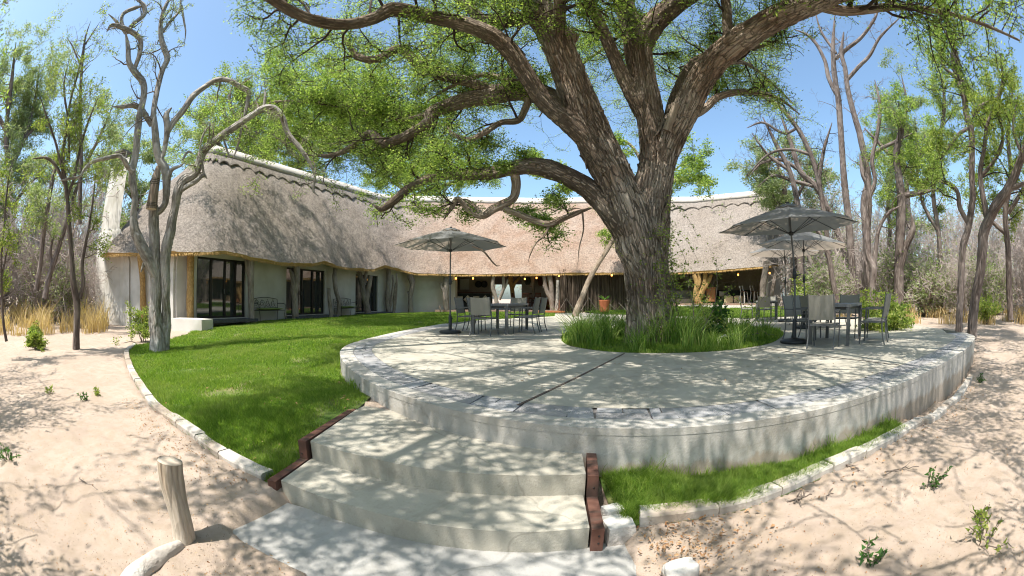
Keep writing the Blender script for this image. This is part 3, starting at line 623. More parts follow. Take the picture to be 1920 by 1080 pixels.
# raised ridge layer with scalloped edge, then the mortar cap
sc = .052*np.abs(np.sin(np.pi*ut/.88))**.75; t0 = .80+sc
loft([roof_at(t0, .0), roof_at(t0, .075), roof_at(t0+.006, .09), roof_at(.93, .09), roof_at(1.0, .09)], [.8,.8,.81,.93,1]).build('ridge_layer', M['thatch'], lodge)
jt = .935+.004*fbm(ut*1.5, 0*ut)
loft([roof_at(jt, .07), roof_at(jt, .17), roof_at(.96, .23), roof_at(1.0, .24)+np.array([0,0,.08]), roof_at(1.0, 0)+inw*.45+np.array([0,0,-.1])]).build('ridge_cap', M['ridge'], lodge)
ds = None; e = roof_at(t0, .08)-np.array([0,0,.01]); pass
# ---- walls
def wall(a, b, z0, z1, th=.25, m='plaster', op=(), name='wall', parent=lodge):
    a = Vector((a[0], a[1], 0)); b = Vector((b[0], b[1], 0)); d = (b-a); L = d.length; d /= L; rz = math.atan2(d.y, d.x); mb = MB()
    def piece(s0, s1, q0, q1):
        if s1-s0 > .004 and q1-q0 > .004: c = a+d*(s0+s1)/2; mb.box((c.x, c.y, (q0+q1)/2), (s1-s0, th, q1-q0), rz)
    s = 0
    for (o0, o1, zb, zt) in sorted(op):
        piece(s, o0, z0, z1); piece(o0, o1, z0, zb); piece(o0, o1, zt, z1); s = o1
    piece(s, L, z0, z1); return mb.build(name, M[m], parent)
W1 = [(-11.05,11.15),(-8.05,24.3)]
def s_on(x, a, b):
    p = on_line(x, a, b); return (Vector((p.x, p.y))-Vector(a)).length
doors = [(365,457,.62,2.78,[0,.30,.58,.80,1]), (533,605,.62,2.7,[0,.2,.42,.7,1]), (663,714,.62,2.7,[0,.32,.66,1])]
ops = []
for k, (xa, xb, zb, zt, div) in enumerate(doors):
    a, b = W1; s0, s1 = s_on(xa, a, b), s_on(xb, a, b); ops.append((s0, s1, zb, zt))
    dv = Vector((b[0]-a[0], b[1]-a[1], 0)).normalized(); rz = math.atan2(dv.y, dv.x); nrm = Vector((dv.y, -dv.x, 0)); o = Vector((*a, 0))+nrm*.0
    fr = MB()
    for q in div:
        c = o+dv*(s0+(s1-s0)*q+(.04 if q == 0 else -.04 if q == 1 else 0)); fr.box((c.x, c.y, (zb+zt)/2), (.085 if q not in (0, 1) else .07, .10, zt-zb-.004), rz)
    for z in (zb+.035, zt-.035): c = o+dv*(s0+s1)/2; fr.box((c.x, c.y, z), (s1-s0-.16, .085, .07), rz)
    door = fr.build('door', M['frame'], lodge)
    for q0, q1 in zip(div[:-1], div[1:]):
        c = o+dv*(s0+(s1-s0)*(q0+q1)/2)-nrm*.01*(1+len(div)*0); w_ = (s1-s0)*(q1-q0)-.06
        g = MB().box((0, 0, 0), (w_, .012, zt-zb-.12)).build('pane', M['glass'], door); g.location = (c.x, c.y, (zb+zt)/2); g.rotation_euler = (R(random.uniform(-.4,.4)), 0, rz+R(random.uniform(-1, 1)))
    h = MB(); c = o+dv*(s0+(s1-s0)*(div[2]-.02))+nrm*.07; h.bar(c+Vector((0,0,1.5)), c+Vector((0,0,1.68)), .02); h.build('handle', M['metal'], door)
    # reveal interior and slate step
    c = o+dv*(s0+s1)/2+nrm*.55; MB().box((c.x, c.y, .54), (s1-s0+.1, .62, .10), rz).build('door_step', M['slate'], lodge)
    c = o+dv*(s0+s1)/2+nrm*.24; MB().box((c.x, c.y, .61), (s1-s0+.1, .2, .02), rz).build('door_sill', M['plaster'], lodge)
p = on_line(706, *W1); cb = MB(); n = 40; dv = Vector((W1[1][0]-W1[0][0], W1[1][1]-W1[0][1], 0)).normalized()
wall(W1[0], W1[1], .3, 3.15, op=ops)
wall((-8.05,24.3), (-6.6,27.0), .3, 3.2); wall((-6.6,27.0), (-3.75,27.9), .3, 3.3)
wall((-14.3,10.22), (-11.35,10.75), .1, 3.0, m='plaster_lit'); wall((-11.35,10.75), (-11.20,11.3), .1, 3.0)  # end section takes the whitened plaster, its sunlit look is in the colour
wall((-16.0,11.6), (-17.0,13.2), .1, 2.9); wall((-16.0,11.5), (-13.5,10.42), .1, 2.9)
# low plinth with the first posts
MB().prism([(-10.9,10.15),(-9.55,10.35),(-9.45,10.85),(-10.35,11.0),(-11.0,10.7)], .1, .68).build('plinth', M['plaster_lit'], lodge)
# ---- chimney
Ck = gnd(198,606,.3); Cl = gnd(179,601,.32); Cr = gnd(243,611,.3)
dv = (Cr-Ck).normalized(); nv = (Vector((Cl.x, Cl.y, Ck.z))-Ck).normalized(); wb = (Cr-Ck).length
def quad(w, d, off): c = Ck+dv*(off); return [c+dv*0, c+dv*w, c+dv*w+nv*d, c+nv*d]
def loftq(layers, mb):
    v = []; 
    for q, z in layers: v += [(p.x, p.y, z) for p in q]
    k = len(layers); mb.add(v, [[r*4+i, r*4+(i+1) % 4, (r+1)*4+(i+1) % 4, (r+1)*4+i] for r in range(k-1) for i in range(4)]+[[(k-1)*4+i for i in range(4)]], 0, False); return mb
mb = MB()
def ins(w, d, e, off=0): return [Ck+dv*(off+e)+nv*e, Ck+dv*(off+w-e)+nv*e, Ck+dv*(off+w-e)+nv*(d-e), Ck+dv*(off+e)+nv*(d-e)]
ztop = at(205,428,18.4).z
dl = (Vector((Cl.x, Cl.y, Ck.z))-Ck).length
loftq([(ins(wb,dl,0),0),(ins(wb,dl,.0),1.6),(ins(1.9,dl,.0),2.6),(ins(1.3,dl,.01),ztop-.5),(ins(1.15,dl,.06),ztop-.12),(ins(1.1,dl,.16),ztop)], mb)
ch = mb.build('chimney', M['plaster_lit'], lodge)
zt2 = at(213,300,18.6).z
loftq([(ins(1.12,dl*.95,.12,.0),ztop-.05),(ins(1.1,dl*.95,.14,.04),(ztop+zt2)/2),(ins(1.05,dl*.95,.16,.10),zt2)], MB()).build('flue', M['plaster_lit'], ch)
cc = Ck+dv*.65+nv*dl*.4
cp = MB()
for dx in (-.2, .2):
    for dy in (-.2, .2): q = cc+dv*dx+nv*dy; cp.box((q.x, q.y, zt2+.16), (.07, .07, .32), math.atan2(dv.y, dv.x))
cp.box((cc.x, cc.y, zt2+.36), (.62, .62, .06), math.atan2(dv.y, dv.x)); cp.box((cc.x, cc.y, zt2+.42), (.42, .42, .06), math.atan2(dv.y, dv.x))
cp.build('chimney_cap', M['mortar'], ch)
# ---- open sitting room in the middle of the lodge
def off_eave(x, d):                       # plan point under the photo's column x, d inside the eave
    az = math.atan2(ray(x, 520).x, ray(x, 520).y); A = np.arctan2(Ee[:, 0]+inw[:, 0]*d, Ee[:, 1]+inw[:, 1]*d)
    k = np.argsort(A); X = np.interp(az, A[k], (Ee[:, 0]+inw[:, 0]*d)[k]); Y = np.interp(az, A[k], (Ee[:, 1]+inw[:, 1]*d)[k]); return Vector((X, Y, 0))
a, b = off_eave(833, .2), off_eave(1052, .2)
MB().prism([(a.x-.6, a.y-.05), (b.x, b.y-.1), (b.x+.8, b.y+6), (a.x-1.0, a.y+6)], .3, .66).build('floor', M['floor'], lodge)
MB().box(((off_eave(1000,0)+off_eave(1050,0))/2-Vector((0,.45,-.62))).to_tuple() if False else ((2.2, 25.6, .60)), (1.9, .5, .09)).build('red_step', M['terracotta'], lodge)
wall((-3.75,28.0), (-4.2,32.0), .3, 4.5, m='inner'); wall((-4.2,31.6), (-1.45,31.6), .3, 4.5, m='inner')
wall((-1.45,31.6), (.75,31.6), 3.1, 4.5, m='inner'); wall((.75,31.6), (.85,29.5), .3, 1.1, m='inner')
wall((.75,31.6), (3.6,30.6), .3, 4.6, m='plaster', op=[(1.55, 1.85, 2.2, 3.0)]); wall((3.6,30.6), (3.55,26.9), .3, 4.0, m='plaster')
wall((2.2,30.95), (3.4,30.53), .66, 1.35, th=.06, m='terracotta')
wall((2.75,26.75), (3.6,26.75), .66, 3.2, th=.2, m='plaster')
wall((2.75,26.63), (3.55,26.63), .66, 1.3, th=.04, m='terracotta')
MB().box((-.3, 31.4, 3.12), (2.3, .22, .22)).build('beam', M['darkwood'], lodge)
MB().rope([(-1.2,29.6,3.3),(.2,29.2,3.0),(1.4,29.4,3.35)], [.12,.14,.1], 10).build('beam', M['greypole'], lodge)
# trunk posts, traced as (column, row, half width) in front of the eave
def trunk_post(stems, D, m='greypole', lab=None):
    root = None
    mb = MB()
    for st in stems:
        pts = [at(x, y, D+(dd[0] if dd else 0)) for x, y, h, *dd in st]; rr = [h/FP*(p-Vector((0,0,EYE))).length*.98 for p, (x, y, h, *dd) in zip(pts, st)]
        sd_ = random.uniform(0, 50)
        mb.rope(pts, rr, 14, 0, lambda A, S, r, q=sd_: 1+.12*fbm(np.cos(A)*1.2+q, np.sin(A)*1.2, S*2.2, 3), .08, uvk=1.3)
    o = mb.build('trunk_post', M[m], lodge)
    if lab: o['label'] = lab
def dp(x, d=.3): p = off_eave(x, d); return math.hypot(p.x, p.y)
trunk_post([[(357,600,8),(357,540,7.5),(358,470,7.5)]], dp(357,.55), 'ochrepost', 'round ochre post at the corner of the lodge')
trunk_post([[(272,618,6.5),(268,560,6.5),(267,520,6),(262,475,6)]], dp(267,.2), 'ochrepost')
trunk_post([[(474,606,6.5),(471,570,6),(470,530,6.5),(470,480,7.5)],[(470,530,3),(463,505,3),(461,482,3)]], dp(470))
trunk_post([[(554,602,7),(553,570,6.5),(551,540,6.5),(548,515,4.5),(543,505,2.5)],[(552,555,5),(557,530,5.5),(557,510,6),(555,494,6.5)]], dp(552))
trunk_post([[(622,600,3.5),(619,575,4),(617,555,3.6),(617,540,3)]], dp(619,.0), lab='short sawn stump post beside a curved post')
trunk_post([[(631,598,3.5),(636,570,4.2),(630,545,4),(627,520,4),(630,498,4.2)]], dp(630))
trunk_post([[(690,594,6.5),(688,575,5.5),(682,550,5.5),(679,530,4.5),(674,510,4)],[(686,565,5.5),(692,535,4.5),(696,517,4)],[(684,535,4),(676,520,4),(670,510,3.5)],[(684,530,3.5),(688,506,3.5)]], dp(688), lab='wide forked trunk post in front of the third glass door')
trunk_post([[(730,590,5),(726,560,4.5),(728,530,4),(729,502,4.5)],[(730,580,3),(735,555,3),(737,535,2.2),(736,515,2)],[(738,588,3),(742,560,2.5),(744,530,1.8),(743,512,1.5)],[(738,588,2.5),(740,550,2),(742,530,1.6)]], dp(733))
trunk_post([[(770,588,5.5),(769,560,4.5),(773,535,5),(770,515,7)],[(769,560,2),(765,546,1.8)]], dp(770))
trunk_post([[(838,588,5),(836,565,5.5),(836,545,5),(838,516,5)],[(835,555,3),(829,540,3),(826,530,2.5)],[(838,545,3),(843,530,2),(846,515,1.8)],[(838,550,2.5),(834,530,2),(833,516,2)]], dp(836))
trunk_post([[(830,588,1.8),(826,580,2),(824,573,1.5)]], dp(828,-.2))
trunk_post([[(932,585,4.5),(930,560,4),(924,538,3.8),(926,515,3.2)],[(936,562,3),(943,545,3),(944,530,3),(944,515,3)],[(943,546,2.5),(950,532,2.2),(952,524,1.8)]], dp(932), lab='forked pale trunk post behind the left dining table')
trunk_post([[(1036,588,5),(1034,565,5),(1025,545,4),(1019,515,3.5)],[(1036,565,4.5),(1034,540,5),(1030,515,5.5)]], dp(1034))
trunk_post([[(1043,588,4),(1045,560,3),(1046,525,2.8)]], dp(1045,-.2), 'smooth', 'straight pale pole at the left end of the stick screen')
trunk_post([[(962,560,4.5),(960,540,4),(957,525,5),(958,515,4)],[(960,545,3),(966,530,3),(975,520,2)]], 29.5, 'ochrepost')
trunk_post([[(998,590,3.5),(1000,550,3.2),(998,515,3)]], 28.8)
# small lean-to pole
mb = MB(); mb.rope([at(x, y, D) for x, y, D in ((1078,594,21.3),(1088,565,22),(1103,525,22.6),(1120,495,23),(1140,466,23.4))], [.15,.13,.12,.11,.08], 14, 0, lambda A, S, r: 1+.1*fbm(np.cos(A), np.sin(A), S*2, 3), .1)
mb = None
# ---- stick screen
scr = thing('stick_screen', 'dark screen of upright sticks under the eaves behind the big tree', 'fence')
mb = MB(); A0, A1 = off_eave(1050, .0), off_eave(1250, .0); rr = random.Random(8)
for k in range(190):
    t = (k+rr.uniform(-.5,.5))/190; p = A0.lerp(A1, t)+Vector((rr.uniform(-.05,.05), rr.uniform(-.09,.09), 0)); h = rr.uniform(2.0, 2.75); r_ = rr.uniform(.014, .036)
    q = Vector((rr.uniform(-.07,.07), rr.uniform(-.05,.05), 0)); mid = q*.5+Vector((rr.uniform(-.03,.03), 0, 0))
    mb.tube([p+Vector((0,0,.5)), p+mid+Vector((0,0,.5+h*.5)), p+q+Vector((0,0,.5+h))], [r_, r_*.9, r_*.6], 6)
mb.build('sticks', M['stick'], scr, kind='stuff')
mb = MB(); c0, c1 = A0+Vector((0,.35,0)), A1+Vector((0,.35,0)); dv = c1-c0; mb.box(((c0.x+c1.x)/2,(c0.y+c1.y)/2,1.85), (dv.length,.1,2.7), math.atan2(dv.y,dv.x)); mb.build('screen_backing', M['stick'], scr)
for x0, y0, x1, y1 in ((1046,586,1062,560),(1062,560,1076,580),(1090,582,1104,558),(1104,558,1118,580),(1140,568,1156,582),(1160,568,1176,584)):
    D = dp(x0, -.25); MB().rope([at(x0, y0, D), at(x1, y1, D)], [.03,.025], 6).build('brace', M['greypole'], scr)
# ---- raised lounge on the right
g0, g1, g2 = off_eave(1205, -.35), off_eave(1262, -.35), off_eave(1440, -.25)
line = [off_eave(x, -.3) for x in (1215, 1262, 1300, 1340, 1380, 1420, 1446)]
inner = [off_eave(x, 4.5) for x in (1215, 1262, 1300, 1340, 1380, 1420, 1446)]
zf = [gnd(x, 571, 1).z for x in range(1)]; ZF = 1.02
MB().prism([(p.x, p.y) for p in line]+[(p.x, p.y) for p in inner[::-1]], .4, ZF).build('lounge_floor', M['floor'], lodge)
o1 = [off_eave(x, -.55) for x in (1215, 1262, 1300, 1340, 1380, 1420, 1446)]
MB().prism([(p.x, p.y) for p in o1]+[(p.x, p.y) for p in line[::-1]], .4, ZF-.10).build('lounge_step', M['deckedge'], lodge)
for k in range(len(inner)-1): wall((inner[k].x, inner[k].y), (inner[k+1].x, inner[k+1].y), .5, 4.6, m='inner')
e0, e1 = off_eave(1440, .5), off_eave(1462, 3.5)
wall((15.6,22.6), (18.3,24.8), .5, 3.6, m='plaster', th=.3); wall((18.3,24.8), (17.0,27.6), .5, 4.2, m='plaster')
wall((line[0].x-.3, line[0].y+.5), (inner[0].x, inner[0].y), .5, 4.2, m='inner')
DR = dp(1306, .1)
trunk_post([[(1312,572,7),(1306,560,8),(1305,548,5.5),(1306,530,4.5),(1301,515,4)],[(1309,562,6.5),(1317,545,5.5),(1322,528,4.5),(1322,512,5)],[(1318,545,4.5),(1327,530,4),(1334,515,3.5)],[(1305,545,4),(1312,530,3.5),(1310,512,3.5)]], DR, 'ochrepost', 'big pale many forked trunk post at the lounge opening')
trunk_post([[(1430,590,7),(1430,550,6.5),(1433,520,6.5),(1437,490,5.5)]], dp(1433,.0), 'greypole', 'stout trunk post at the right corner of the lounge')
trunk_post([[(1449,585,4),(1447,555,3.5),(1452,525,3.8),(1455,500,3)]], dp(1449,.2)-.3, 'greypole')
# ---- lanterns
for x, y, D, lb in ((855,522,28,'leftmost glowing lantern under the eaves beside the pale wall'),(887,522,28,'second glowing lantern hanging left of the wide print'),(984,523,28.5,'small glowing lantern beside the hanging hides'),(1006,521,28.5,'glowing lantern above the dark dining chairs'),(1048,517,26.3,'orange lantern at the left end of the stick screen'),(1147,516,25.3,'orange lantern over the flower pot near the tree trunk'),(1384,515,28.6,'lit lantern on the lounge wall between the posts'),(1443,512,27.2,'lit lantern beside the right corner post')):
    p = at(x, y, D); L = thing('lantern', lb, 'lantern', p, group='glowing lanterns under the eaves')
    MB().lathe([(.02,-.06),(.045,-.055),(.052,0),(.045,.055),(.02,.06)], n=10).build('glow', M['lamp'], L)
    MB().lathe([(.0,.13),(.05,.09),(.075,.065),(.07,.06),(0,.062)], n=10).build('cap', M['frame'], L); MB().lathe([(.0,-.075),(.06,-.075),(.06,-.062),(0,-.062)], n=10).build('bottom_plate', M['frame'], L); MB().bar((0,0,.12),(0,0,.4),.012).build('hanger', M['frame'], L)
# ---- things inside
def bt(name, label, cat, c, rz=0): return thing(name, label, cat, c, rz)
def cushion(mb, w, h, t, c=(0,0,0), rz=0):
    a = np.linspace(-1, 1, 9); A, B = np.meshgrid(a, a); th = t*(1-np.abs(A)**4)*(1-np.abs(B)**4)
    for s_ in (1, -1):
        v = np.stack([A*w/2, s_*th/2, B*h/2], -1).reshape(-1, 3); co, si = math.cos(rz), math.sin(rz); v = v@np.array([[co,0,si],[0,1,0],[-si,0,co]]).T+np.array(c)
        mb.add(v, [[i*9+j, i*9+j+1, (i+1)*9+j+1, (i+1)*9+j][::s_] for i in range(8) for j in range(8)])
    return mb
p = at(880,575,29.6); s = bt('bench', 'long dark built-in bench against the back wall of the sitting room', 'bench', (p.x, p.y, .66))
MB().box((0,0,.22),(2.9,.7,.44)).build('seat', M['darkcloth'], s); MB().box((0,.42,.55),(2.9,.16,1.1)).build('backrest', M['darkcloth'], s); MB().box((0,.44,1.15),(3.1,.3,.06)).build('ledge', M['darkwood'], s)
for k, (x, rz, lb) in enumerate(((862,0,'cream striped cushion at the left end of the dark bench'),(877,45,'brown and cream patterned cushion standing on its corner'),(893,0,'square patterned cushion between two diamond cushions'),(910,45,'black and cream patterned cushion at the right end of the bench'))):
    q = at(x, 557, 29.1); c = thing('cushion', lb, 'cushion', (q.x, q.y, 1.33), 0)
    cushion(MB(), .42, .42, .14, rz=R(rz)).build('cover', M['cream'], c); cushion(MB(), .26, .26, .17, rz=R(rz)).build('patch', M['darkwood'] if k < 3 else M['darkcloth'], c); cushion(MB(), .12, .12, .19, rz=R(rz)).build('patch', M['cream'], c)
q = at(871,533,31.3); o = MB().box((0,0,0),(.68,.03,.78)).build('wall_print', M['paper'], label='pale unframed print on the dark back wall', cat='picture'); o.location = q
for x, lb in ((897,'left of two round dark baskets on the back wall'),(908,'right of two round dark baskets on the back wall')):
    o = MB().lathe([(0,0),(.12,.02),(.24,.0),(.25,.03),(0,.06)], n=20).build('wall_basket', M['darkcloth'], label=lb, cat='basket'); o.location = at(x, 533, 31.3); o.rotation_euler = (R(90), 0, 0)
def dchair(x, D, lb, rz):
    q = at(x, 580, D); c = bt('dining_chair', lb, 'chair', (q.x, q.y, .66), rz); MB().box((0,0,.45),(.46,.44,.05)).build('seat', M['darkwood'], c)
    b_ = MB(); b_.bar((-.2,-.2,.45),(-.2,-.25,1.1),.04).bar((.2,-.2,.45),(.2,-.25,1.1),.04); b_.box((0,-.25,1.06),(.4,.03,.09))
    for k in range(4): b_.bar((-.12+.08*k,-.215,.5),(-.12+.08*k,-.245,1.03),.025)
    b_.build('backrest', M['darkwood'], c)
    for sx in (-.2,.2):
        for sy in (-.19,.19): MB().bar((sx,sy,0),(sx,sy,.44),.04).build('leg', M['darkwood'], c)
dchair(968,28.0,'dark slatted dining chair left of the dark table',R(-100)); dchair(985,27.6,'dark slatted dining chair with its back to the lawn',R(5)); dchair(995,28.8,'dark slatted dining chair behind the dark table',R(180)); dchair(1005,27.8,'dark slatted dining chair right of the dark table',R(30))
q = at(985,570,28.4); t = bt('dining_table', 'dark wooden dining table inside the open room', 'table', (q.x,q.y,.66)); MB().box((0,0,.74),(1.5,.85,.05)).build('tabletop', M['darkwood'], t)
for sx in (-.65,.65):
    for sy in (-.35,.35): MB().bar((sx,sy,0),(sx,sy,.715),.07).build('leg', M['darkwood'], t)
q = at(1012,580,28.2); o = MB().box((0,0,.28),(.8,.5,.56)).box((0,0,.6),(.9,.55,.05)).build('chest', M['darkcloth'], label='dark chest in front of the terracotta dado', cat='chest'); o.location = (q.x,q.y,.66)
rr = random.Random(3)
for k, (x, l, wd, lb, mm) in enumerate(((989,.55,.16,'dark pelt hanging left of the framed mirror','darkcloth'),(1013,.6,.14,'dark hide hanging right of the framed mirror','darkwood'),(1026,.75,.12,'pair of brown straps hanging on the pale wall','redwood'),(1031,.5,.1,'short tan strap hanging at the right on the pale wall','leather'))):
    q = at(x, 520, 30.2 if x < 1010 else 30.4); v = []
    for i in range(7):
        t_ = i/6; w_ = wd*(.6+.7*math.sin(t_*3)+.25*rr.random()); v += [(-w_, -.12, -t_*l), (0, -.16-.02*math.sin(t_*6), -t_*l), (w_, -.12, -t_*l)]
    f = [[i*3+j, i*3+j+1, i*3+j+4, i*3+j+3] for i in range(6) for j in range(2)]
    v2 = [(a_, b_+.03, c_) for a_, b_, c_ in v]
    o = MB().add(v+v2, f+[[a_+21 for a_ in g_][::-1] for g_ in f]).build('hanging_hide', M[mm], label=lb, cat='hide'); o.location = q-Vector((0,.25,0))
q = at(997,528,30.0); mr = bt('mirror', 'narrow framed mirror among the hanging hides', 'mirror', q); MB().box((0,0,0),(.2,.02,.6)).build('glass', M['paper'], mr)
MB().box((-.12,0,0),(.05,.05,.7)).box((.12,0,0),(.05,.05,.7)).box((0,0,.33),(.19,.05,.05)).box((0,0,-.33),(.19,.05,.05)).build('frame', M['redwood'], mr)
# lounge furniture
def sofa(name, lb, x, D, w, mm, back=True, h=.42):
    q = at(x, 565, D); rz = math.atan2(q.y, q.x)-R(90); s = bt(name, lb, 'armchair' if w < 1.2 else 'sofa', (q.x,q.y,ZF), rz)
    cushion(MB(), w, .5, .2).build('seat', M[mm], s).matrix_local = Matrix.Translation((0,0,.38)) @ Matrix.Rotation(R(90),4,'X')
    MB().box((0,0,.17),(w,.75,.3)).build('base', M[mm], s); MB().box((0,.36,.5),(w,.16,.75)).build('backrest', M[mm], s)
    for sx in (-1,1): MB().box((sx*(w/2+.06),0,.32),(.12,.8,.6)).build('armrest', M[mm], s)
sofa('sofa','grey sofa at the left end of the lounge',1275,29.8,1.6,'woven'); sofa('armchair','black armchair with a cream cushion behind the tan ottomans',1353,29.8,.9,'darkcloth'); sofa('sofa','black sofa on the right of the lounge',1385,30.0,1.7,'darkcloth')
for x, lb in ((1366,'left tan buttoned ottoman in the lounge'),(1384,'right tan buttoned ottoman in the lounge')):
    q = at(x, 565, 28.4); s = bt('ottoman', lb, 'ottoman', (q.x,q.y,ZF), math.atan2(q.y,q.x)-R(90))
    mb = MB(); mb.box((0,0,.24),(.58,.58,.40)); mb.build('body', M['leather'], s); cushion(MB(), .58, .58, .12).build('top', M['leather'], s).matrix_local = Matrix.Translation((0,0,.44)) @ Matrix.Rotation(R(90),4,'X')
    for sx in (-.25,.25): MB().bar((sx,-.25,0),(sx,-.25,.05),.05).build('foot', M['darkwood'], s)
q = at(1333,560,28.7); s = bt('cabinet', 'reddish brown wooden cabinet right of the forked lounge post', 'cabinet', (q.x,q.y,ZF), math.atan2(q.y,q.x)-R(90)); MB().box((0,0,.55),(.62,.45,.9)).build('body', M['redwood'], s); MB().box((0,0,1.02),(.68,.5,.04)).build('top', M['redwood'], s)
for sx in (-.155,.155): MB().box((sx,-.232,.55),(.29,.02,.82)).build('door', M['redwood'], s)
for sx in (-.27,.27):
    for sy in (-.18,.18): MB().bar((sx,sy,0),(sx,sy,.1),.04).build('leg', M['metal'], s)
q = at(1353,548,29.4); o = cushion(MB(), .4,.34,.14).build('cushion', M['cream'], label='cream cushion on the black lounge armchair', cat='cushion'); o.location = (q.x,q.y,ZF+.62)
for x, lb in ((1268,'left small dark framed picture on the lounge wall'),(1298,'right small dark framed picture on the lounge wall')):
    q = at(x, 521, 31.2); s = bt('picture', lb, 'picture', q, math.atan2(q.y,q.x)-R(90)); MB().box((0,0,0),(.5,.04,.4)).build('frame', M['frame'], s); MB().box((0,-.022,0),(.38,.01,.28)).build('print', M['paper'], s)
for x, D, lb in ((1395,27.6,'left white metal bar stool at the lounge edge'),(1414,27.8,'right white metal bar stool at the lounge edge')):
    q = at(x, 570, D); s = bt('bar_stool', lb, 'stool', (q.x,q.y,ZF), .4)
    for sx in (-.18,.18):
        for sy in (-.18,.18): MB().bar((sx*1.2,sy*1.2,0),(sx*.8,sy*.8,.72),.03).build('leg', M['whitestone'], s)
    MB().lathe([(0,.72),(.2,.72),(.21,.75),(0,.77)], n=16).build('seat', M['darkwood'], s)
    b_ = MB(); b_.bar((-.16,.16,.74),(-.17,.24,1.1),.03).bar((.16,.16,.74),(.17,.24,1.1),.03).bar((-.17,.24,1.08),(.17,.24,1.08),.03); b_.build('backrest', M['whitestone'], s)
# flower pot
q = gnd(1133,592,.56); q = at(1133,592,24.6); s = bt('flower_pot', 'terracotta pot with a leafy plant in front of the stick screen', 'plant pot', (q.x,q.y,.60))
MB().lathe([(.0,0),(.24,0),(.27,.1),(.31,.66),(.33,.70),(.29,.70),(.27,.62),(0,.6)], n=24).build('pot', M['terracotta'], s)
mb = MB(); fl = []
for k in range(26):
    a_ = random.random()*6.28; l = random.uniform(.35,.75); v = []
    for i in range(5):
        t_ = i/4; x_ = l*t_*.8; z_ = .6+l*(t_-.55*t_*t_)*1.1; w_ = .035*math.sin(min(1,t_*1.1+.15)*2.9)
        v += [(x_*math.cos(a_)-w_*math.sin(a_), x_*math.sin(a_)+w_*math.cos(a_), z_), (x_*math.cos(a_)+w_*math.sin(a_), x_*math.sin(a_)-w_*math.cos(a_), z_)]
    mb.add(v, [[2*i,2*i+1,2*i+3,2*i+2] for i in range(4)])
mb.build('leaves', M['leafD'], s)
# ---- scrolled garden benches
def scroll(cx, cz, r, turns, a0, sgn=1, n=26): return [(cx+r*(1-i/n*.8)*math.cos(a0+sgn*i/n*turns*6.28), 0, cz+r*(1-i/n*.8)*math.sin(a0+sgn*i/n*turns*6.28)) for i in range(n+1)]
for x, lb, d in ((505,'metal garden bench with a green seat beside the first glass door',.45),(650,'metal garden bench with a green seat left of the third door',.45)):
    q = off_eave(x, d); dv = Vector((W1[1][0]-W1[0][0], W1[1][1]-W1[0][1], 0)).normalized(); s = thing('garden_bench', lb, 'bench', (q.x,q.y,.47), math.atan2(dv.y,dv.x), group='scrolled metal benches along the lodge')
    Lb = 1.55; cushion(MB(), Lb-.1, .42, .10).build('cushion', M['greencush'], s).matrix_local = Matrix.Translation((0,-.02,.46)) @ Matrix.Rotation(R(90),4,'X')
    fr = MB(); fr.rope([(-Lb/2,.24,.4),(-Lb/2,.28,.85)], .012, 6).rope([(Lb/2,.24,.4),(Lb/2,.28,.85)], .012, 6).rope([(-Lb/2,.28,.85),(0,.28,.92),(Lb/2,.28,.85)], .012, 6, seg=.1).rope([(-Lb/2,.25,.5),(Lb/2,.25,.5)], .01, 6)
    fr.build('back_frame', M['frame'], s)
    sc_ = MB()
    for cx in (-.5,-.17,.17,.5):
        sc_.rope([(a_, .27, c_) for a_, b_, c_ in scroll(cx, .68, .15, 1.4, 0, 1 if cx < 0 else -1)], .008, 5)
        sc_.rope([(cx-.16,.27,.5),(cx,.27,.85),(cx+.16,.27,.5)], .007, 5)
    sc_.build('scrollwork', M['frame'], s)
    MB().box((0,0,.40),(Lb,.46,.02)).build('seat', M['frame'], s)
    for sx in (-1,1):
        MB().rope([(sx*Lb/2,.26,.66),(sx*(Lb/2+.02),0,.68),(sx*Lb/2,-.22,.64),(sx*Lb/2,-.26,.56),(sx*Lb/2,-.22,.42)], .012, 6, seg=.04).build('armrest', M['frame'], s)
        for sy in (-.22,.24): MB().rope([(sx*Lb/2,sy,.4),(sx*(Lb/2-.03),sy,.2),(sx*Lb/2,sy*1.15,0)], .013, 6, seg=.06).build('leg', M['frame'], s)
